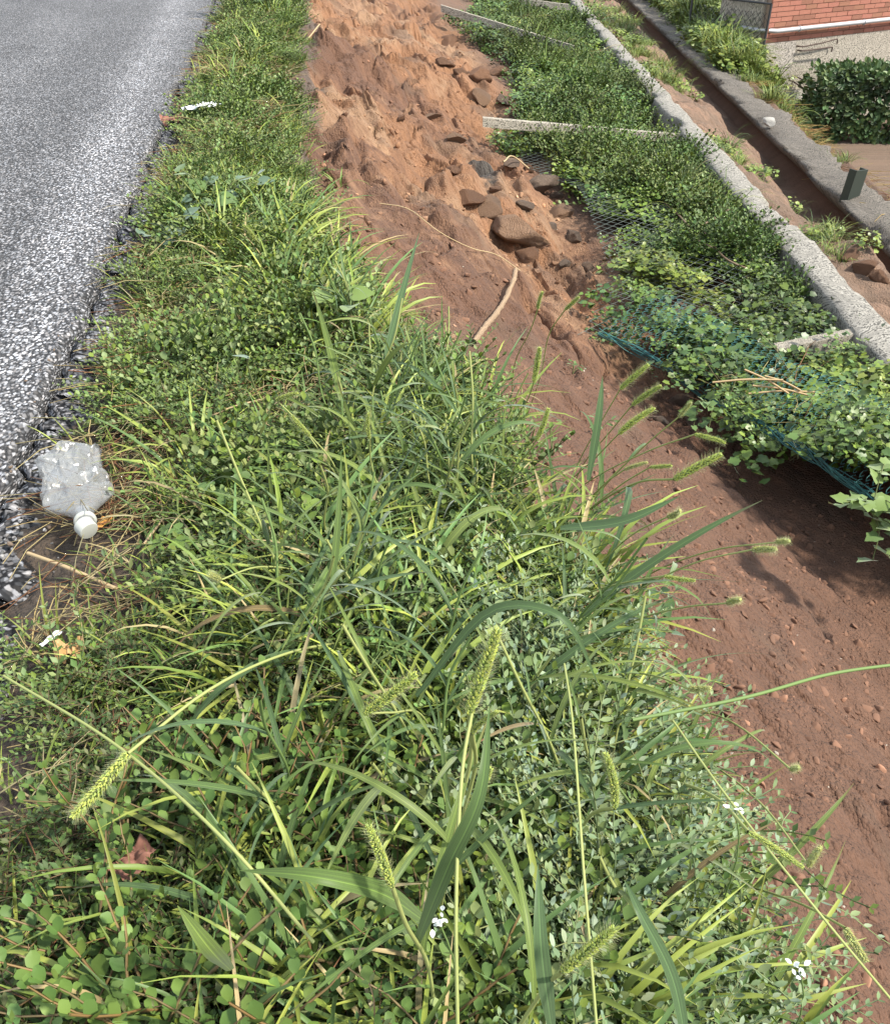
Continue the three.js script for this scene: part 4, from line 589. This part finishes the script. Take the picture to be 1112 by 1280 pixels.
// the leafy body of the tuft
const core = (u) => V(0, 0, 0);
for (let k = 0; k < 125; k++) {
  const F = 0.42 + 1.55 * Math.pow(R(), 0.8), c = knots(F, [[0.4, 0.06], [1, 0.06], [1.5, 0.03], [2, -0.08]]), x = c + rr(-0.26, 0.24) * (F < 1.4 ? 1 : 0.7), root = V(x, groundY(x, F), -F), h = rr(0.12, 0.3) * (F > 1.5 ? 0.75 : 1) * (F < 0.55 ? 0.75 : 1), a = rr(0, 6.28), top = root.clone().add(V(Math.cos(a) * h * 0.35, h, Math.sin(a) * h * 0.35));
  foxtail({ root, top, headLen: 0, leaves: 5 + Math.floor(R() * 3), leafLen: F > 1.5 ? rr(0.09, 0.14) : rr(0.13, 0.24), label: 'leafy green foxtail shoot without a seed head in the verge tuft', group: 'leafy foxtail shoots of the verge tuft', bow: 0.08 });
}
// single broad blades and long bare stalks seen against the weeds
R = rng(221);
function longBlade(pts, w, label, m, category = 'grass') {
  const cv = new THREE.CatmullRomCurve3(pts), n = 18, mb = new MB(); let prev = null;
  for (let k = 0; k <= n; k++) { const s = k / n, p = cv.getPoint(s), T = cv.getTangent(s), S = V().crossVectors(T, V(0, 0.85, 0.5)).normalize(), ww = w * 0.5 * Math.min(1, 0.45 + s * 2.2) * Math.max(0.03, 1 - Math.pow(s, 3)), row = [mb.v(p.clone().addScaledVector(S, -ww), [1, 1, 1], 0.02, s * 3), mb.v(p.clone().add(V(0, -ww * 0.4, 0)), [1, 1, 1], 0.5, s * 3), mb.v(p.clone().addScaledVector(S, ww), [1, 1, 1], 0.98, s * 3)]; if (prev) for (const q of [0, 1]) mb.i.push(prev[q], prev[q + 1], row[q], prev[q + 1], row[q + 1], row[q]); prev = row; }
  return tag(mesh('grass_shoot', mb.geo(), m, scene), label, category, null, 'thing');
}
const AT = (l) => l.map(([a, b, d]) => at(a, b, d));
longBlade(AT([[530, 1150, 0.66], [470, 1112, 0.6], [390, 1094, 0.58], [300, 1088, 0.6]]), 0.013, 'broad green blade arching flat across the clover near the bright stem', bladeM[1]);
longBlade(AT([[288, 1212, 0.68], [258, 1180, 0.64], [222, 1132, 0.64]]), 0.014, 'short broad blade rising from the round leaved weeds', bladeM[3]);
longBlade(AT([[860, 1320, 0.6], [840, 1220, 0.6], [800, 1140, 0.6], [780, 1100, 0.62]]), 0.009, 'long straight blade beside the pale sprigs', bladeM[2]);
longBlade(AT([[520, 1180, 0.66], [560, 1080, 0.56], [600, 990, 0.54], [612, 880, 0.57]]), 0.011, 'wide folded blade standing behind the largest seed head', bladeM[0]);
longBlade(AT([[690, 1290, 0.6], [676, 1180, 0.58], [672, 1080, 0.6]]), 0.011, 'upright narrow blade beside the hairy seed head', bladeM[2]);
longBlade(AT([[520, 870, 0.85], [620, 760, 0.8], [700, 770, 0.78], [750, 860, 0.8]]), 0.009, 'arched blade bent over the middle of the tuft', bladeM[4]);
longBlade(AT([[700, 660, 1.15], [780, 650, 1.1], [850, 620, 1.08]]), 0.014, 'blue green blade pointing out over the bare slope', bladeM[2]);
longBlade(AT([[735, 600, 1.3], [748, 520, 1.28], [753, 470, 1.28]]), 0.012, 'upright pointed blade against the bare red soil', bladeM[2]);
function stalk(pts, r, m, label, group) { tag(mesh('grass_stalk', new THREE.TubeGeometry(new THREE.CatmullRomCurve3(pts), 24, r, 6), m, scene), label, 'stalk', group); }
stalk(AT([[5, 845, 0.95], [150, 935, 0.8], [290, 1060, 0.68], [392, 1178, 0.68]]), 0.0014, stemM[0], 'long pale stalk lying across the clover toward the road');
stalk(AT([[572, 1300, 0.55], [570, 1120, 0.55], [578, 960, 0.58], [590, 890, 0.62]]), 0.0012, stemM[0], 'thin upright stalk below the largest seed head');
stalk(AT([[1140, 828, 1.0], [1040, 842, 0.95], [930, 872, 0.88], [790, 900, 0.85]]), 0.0018, stemM[1], 'long arching green stalk reaching over the bare slope');
stalk(AT([[1130, 1270, 0.72], [1010, 1125, 0.72], [900, 985, 0.8], [840, 900, 0.88]]), 0.0011, stemM[0], 'thin straight stalk hanging down over the bare slope');
stalk(AT([[745, 1280, 0.56], [730, 1100, 0.58], [715, 900, 0.7], [705, 830, 0.8]]), 0.001, stemM[0], 'thin straight stalk beside the curved lime head');
R = rng(227);
{
  const wm = mat(0.78, 0.8, 0.76, 0.8, { transmission: 0.3 }); wm.roughness = 1;
  for (const [px, py, d, lab] of [[548, 1152, 0.7, 'tiny white flower deep in the weeds below the slim yellow head'], [918, 1012, 0.78, 'white blossom cluster on the pale sprigs above the slope'], [1000, 1215, 0.72, 'white blossom cluster low on the pale sprigs']]) {
    const p = at(px, py, d), o = thing('white_flower', lab, 'flower', null, p), g0 = p.clone(); mesh('stem', new THREE.TubeGeometry(new THREE.CatmullRomCurve3([V(0.01, groundY(p.x, -p.z) - p.y, 0.0), V(0.012, -0.05, 0.004), V(0, 0, 0)]), 8, 0.0008, 5), stemM[1], o);
    for (let k = 0; k < 9; k++) { const l = mesh('petal', leafOval, wm, o); l.scale.setScalar(rr(0.004, 0.007)); l.scale.x *= 1.5; l.position.set(rr(-0.006, 0.006), rr(-0.004, 0.006), rr(-0.006, 0.006)); l.rotation.set(rr(-0.7, 0.7), rr(0, 6.28), 0, 'YXZ'); }
  }
}
console.log('foxtail');

// ------------------------------------------------------------ crushed bottle and litter
R = rng(231);
{
  const A = V(-0.55, 0.035, -1.10), B = V(-0.672, 0.03, -1.345), o = thing('crushed_bottle', 'crushed clear plastic bottle with white cap at the road edge', 'bottle', null, A);
  const ax = B.clone().sub(A), L = ax.length(); ax.normalize(); o.quaternion.setFromUnitVectors(V(0, 0, -1), V(ax.x, 0, ax.z).normalize());
  const pet = mat(0.72, 0.73, 0.73, 0.24, { transmission: 0.82, thickness: 0, clearcoat: 0.9, clearcoatRoughness: 0.06, ior: 1.5 });
  const nu = 84, nv = 78, pos = [], idx = [];
  for (let j = 0; j <= nv; j++) for (let i = 0; i <= nu; i++) {
    const v = j / nv, a = i / nu * Math.PI * 2, sh = sst(0.0, 0.26, v), end = Math.sqrt(clamp(1 - ((v - 0.86) / 0.14) ** 2 * (v > 0.86 ? 1 : 0))), w = lerp(0.014, 0.055, sh) * (0.45 + 0.55 * end) * (1 - 0.12 * sst(0.42, 0.55, v) * (1 - sst(0.6, 0.75, v))), th = lerp(0.014, 0.024, sh) * (0.3 + 0.7 * end);
    let x = Math.cos(a) * w, y = Math.sin(a) * th, z = -0.045 - v * (L - 0.045);
    const [ec, hc] = cells(x * 24 + z * 9 + 50, z * 20 + x * 7 + 50, 3), cr = sst(0.1, 0.34, v) * (0.3 + 0.7 * end), f1 = Math.abs(N2(x * 20 + 3, z * 18 + x * 9, 4)), fold = Math.abs(N2(x * 14 - z * 16, z * 30 + x * 20, 9));
    const crease = sst(0.13, 0, Math.abs(N2(x * 24 + z * 12, z * 17 - x * 20, 21))) + 0.8 * sst(0.1, 0, Math.abs(N2(x * 40 - z * 30, z * 36 + x * 12, 27))); y += cr * (y > 0 ? 1 : 0.25) * (0.008 - 0.045 * f1 - 0.02 * fold + 0.014 * (hc - 0.5) * sst(0, 0.2, ec) + 0.007 * crease); x += cr * 0.008 * N2(z * 24, a, 6);
    pos.push(x, Math.max(y, -0.026) * 0.8 - 0.004, z);
  }
  for (let j = 0; j < nv; j++) for (let i = 0; i < nu; i++) { const a = j * (nu + 1) + i, b = a + 1, c = a + nu + 1, d = c + 1; idx.push(a, c, b, b, c, d); }
  const g = new THREE.BufferGeometry(); g.setAttribute('position', new THREE.Float32BufferAttribute(pos, 3)); g.setIndex(idx); g.computeVertexNormals(); mesh('bottle_body', toCreasedNormals(g, 0.4), pet, o);
  const wm = mat(0.42, 0.43, 0.39, 0.45);
  const lathe = (pts) => new THREE.LatheGeometry(pts.map(([x, y]) => new THREE.Vector2(x, y)), 28).rotateX(Math.PI / 2);
  mesh('neck', lathe([[0.014, -0.05], [0.0135, -0.03], [0.0135, -0.012]]), pet, o);
  mesh('neck_ring', lathe([[0.0135, -0.03], [0.0168, -0.029], [0.0172, -0.026], [0.0168, -0.023], [0.0135, -0.022]]), wm, o);
  const cap = mesh('cap', lathe([[0.0, 0.005], [0.0138, 0.005], [0.0152, 0.003], [0.0155, -0.012], [0.0147, -0.014]]), wm, o); cap.rotation.set(0.25, 0.35, 0);
}
const crumpled = (w, l, amp, seed) => { const g = new THREE.PlaneGeometry(w, l, 14, 14).rotateX(-Math.PI / 2), p = g.attributes.position; for (let i = 0; i < p.count; i++) { const x = p.getX(i), z = p.getZ(i), k = 1 - 0.25 * Math.abs(N2(x / w * 3, z / l * 3, seed)); p.setXYZ(i, x * k, amp * (1.6 * Math.abs(N2(x / w * 2.4 + seed, z / l * 2.4, seed)) + 0.5 * N2(x / w * 6, z / l * 6, seed + 2)), z * k); } g.computeVertexNormals(); return g; };
function litter(name, label, category, px, py, w, l, amp, m, turn, dy = 0.01, tiltX = 0) { const p = groundAt(px, py), o = mesh(name, crumpled(w, l, amp, px * 0.013), m, scene); o.position.copy(p).y += dy; o.rotation.set(tiltX, turn, 0, 'YXZ'); tag(o, label, category); }
litter('paper_scrap', 'narrow white paper scrap lying in the verge weeds', 'paper', 257, 168, 0.05, 0.17, 0.02, mat(0.75, 0.77, 0.78, 0.7), -0.75, 0.1);
litter('dead_leaf', 'red brown crumpled leaf at the asphalt edge beside white paper', 'leaf', 221, 168, 0.11, 0.1, 0.035, mat(0.24, 0.1, 0.07, 0.8), 0.4, 0.05);
litter('dead_leaf', 'tan curled leaf above the red brown leaf', 'leaf', 232, 155, 0.1, 0.05, 0.03, mat(0.3, 0.19, 0.09, 0.8), 1.2, 0.03);
litter('dead_leaf', 'pale tan fallen leaf at the far road edge', 'leaf', 265, 69, 0.09, 0.07, 0.02, mat(0.5, 0.36, 0.26, 0.8), 0.2, 0.02);
litter('dead_leaf', 'rust coloured leaf in the crumbled road edge', 'leaf', 190, 293, 0.06, 0.05, 0.02, mat(0.28, 0.1, 0.04, 0.8), 0.8, 0.015);
litter('dead_leaf', 'yellow fallen leaf beside the rust coloured leaf', 'leaf', 193, 321, 0.04, 0.03, 0.01, mat(0.42, 0.36, 0.08, 0.8), 0.3, 0.02);
litter('brown_peel', 'curled brown leaf scrap on dark straw below the bottle', 'leaf', 100, 857, 0.038, 0.042, 0.02, mat(0.42, 0.25, 0.1, 0.6), 0.3, 0.055);
litter('plastic_chip', 'thin white scrap beside the curled brown leaf', 'scrap', 77, 838, 0.009, 0.035, 0.004, mat(0.8, 0.8, 0.78, 0.6), -0.5, 0.055);
litter('dead_leaf', 'dusky red brown leaf deep in the dark clover', 'leaf', 180, 1115, 0.03, 0.045, 0.012, mat(0.22, 0.1, 0.07, 0.8), -0.6, 0.05);
litter('dead_leaf', 'orange sliver of leaf beside the bottle cap', 'leaf', 132, 668, 0.012, 0.05, 0.008, mat(0.5, 0.25, 0.06, 0.8), -0.35, 0.02);
litter('blue_wrapper', 'tiny bright blue wrapper caught in the wire fence', 'wrapper', 845, 352, 0.07, 0.05, 0.03, mat(0.05, 0.42, 0.6, 0.5), 0.5, 0.16);
litter('white_scrap', 'small white scrap on the ivy beside the concrete wall', 'scrap', 927, 338, 0.1, 0.06, 0.03, mat(0.8, 0.8, 0.78, 0.6), 0.2, 0.22);
// sticks and straws lying on the verge
const stickM = [mat(0.42, 0.31, 0.17, 0.85), mat(0.26, 0.11, 0.07, 0.85), mat(0.12, 0.075, 0.05, 0.9)];
function stick(pts, r, m, label, category = 'stick', dy = 0.012) { const w = pts.map(([a, b]) => { const p = groundAt(a, b); p.y += dy; return p; }); for (let k = 1; k + 1 < w.length; k++) w[k].y += 0.006; tag(mesh(category === 'root' ? 'root' : 'dry_stick', new THREE.TubeGeometry(new THREE.CatmullRomCurve3(w), 24, r, 7), m, scene), label, category); }
stick([[40, 705], [90, 728], [152, 752]], 0.0032, stickM[0], 'pale broken straw on dark soil below the bottle', 'stick', 0.02);
stick([[120, 553], [150, 548]], 0.0028, stickM[1], 'short reddish twig beside the top of the bottle');
stick([[178, 605], [215, 575], [260, 560]], 0.002, stickM[1], 'thin reddish stem running into the weeds beside the bottle', 'stick', 0.03);
stick([[185, 700], [225, 650], [240, 620]], 0.002, stickM[0], 'thin tan straw on the weeds beside the bare dark soil', 'stick', 0.03);
stick([[140, 705], [150, 760]], 0.004, stickM[2], 'dark damp twig on the bare dark soil');
stick([[200, 720], [196, 745], [206, 770]], 0.002, stickM[0], 'bent tan straw on the bare dark soil');
stick([[275, 95], [280, 62], [287, 20]], 0.008, stickM[0], 'tan stick leaning at the far road edge');
stick([[180, 600], [290, 545], [330, 530]], 0.0018, stickM[0], 'long pale straw through the weeds beside the bottle', 'stick', 0.05);
{ // gnarled root poking out of the slope
  const w = [[592, 436], [605, 420], [620, 405], [633, 388], [640, 372], [643, 358]].map(([a, b], k) => { const p = groundAt(a, b); p.y += 0.02 + k * 0.012; return p; }), cv = new THREE.CatmullRomCurve3(w), g = new THREE.TubeGeometry(cv, 60, 0.0105, 10), p = g.attributes.position;
  for (let i = 0; i < p.count; i++) { const c = cv.getPoint(Math.min(1, Math.floor(i / 11) / 60)), v = V(p.getX(i), p.getY(i), p.getZ(i)).sub(c), k = 1 + 0.5 * N2(p.getX(i) * 60, p.getZ(i) * 60 + p.getY(i) * 40, 3); p.setXYZ(i, c.x + v.x * k, c.y + v.y * k, c.z + v.z * k); } g.computeVertexNormals();
  tag(mesh('root', g, mat(0.42, 0.29, 0.18, 0.9, { bumpMap: conc.bump, bumpScale: 0.004 }), scene), 'gnarled pale root sticking out of the bare red slope', 'root');
}
stick([[475, 262], [510, 270], [545, 296], [590, 318], [622, 326], [650, 345]], 0.0024, stickM[0], 'long thin root crossing the orange slope', 'root', 0.02);
stick([[628, 215], [645, 210], [660, 222]], 0.005, stickM[0], 'thin root curling out of the rubble', 'root', 0.06);
stick([[355, 55], [380, 60], [400, 38]], 0.005, stickM[0], 'root fringe at the top of the bare slope', 'root', 0.03);

// ------------------------------------------------------------ hedge in the yard
{
  R = rng(241); const c = V(7.05, -2.5, -14.85), o = thing('hedge', 'dark glossy leaved hedge in front of the brick house', 'hedge', null, c), m = new MB(), sm = new MB();
  for (let k = 0; k < 14; k++) { const x = rr(-1.2, 1.2), z = rr(-0.35, 0.35); sm.tube([V(x, 0, z), V(x + rr(-0.1, 0.1), 0.4, z + rr(-0.1, 0.1)), V(x + rr(-0.25, 0.25), 0.85, z + rr(-0.2, 0.2))], 0.016, 0.006, [0.09, 0.07, 0.05], 5); }
  for (let k = 0; k < 15000; k++) { const fc = R(), u = fc < 0.2 ? (R() < 0.5 ? -1 : 1) * rr(0.75, 1) : rr(-1, 1), v = fc >= 0.2 && fc < 0.65 ? rr(0.55, 1) : rr(-1, 1), w = fc > 0.75 ? rr(0.8, 1) : rr(0, 1), ed = 1 + 0.16 * N2(u * 4, w * 4, 9) + 0.1 * N2(v * 5, w * 6 + u * 3, 3), x = u * 1.4 * ed, z = v * 0.5 * ed, y = 0.05 + w * 0.98 * (1 + 0.1 * N2(u * 5, v * 3, 5)); if (N2(x * 4, y * 4 + z * 3, 7) < -0.2) continue; const out = V(u, (w - 0.35) * 1.4, v).normalize(), d = V(out.x + rr(-0.8, 0.8), out.y + rr(-0.7, 0.7), out.z + rr(-0.8, 0.8)).normalize(); m.strip(V(x, y, z), d, out.clone().add(V(rr(-0.4, 0.4), 0.5, rr(-0.4, 0.4))), rr(0.08, 0.13), rr(0.05, 0.07), jit(pick([[0.04, 0.085, 0.02], [0.06, 0.12, 0.03], [0.1, 0.15, 0.035]]), 0.3), { segs: 3, curl: rr(0, 0.8), fold: 0.25, prof: 'oval' }); }
  mesh('branches', sm.geo(), dryM, o); mesh('foliage', m.geo(), leafMat(0.85, 0.2, 0.5), o);
}
console.log('done');
renderer.render(scene, camera);
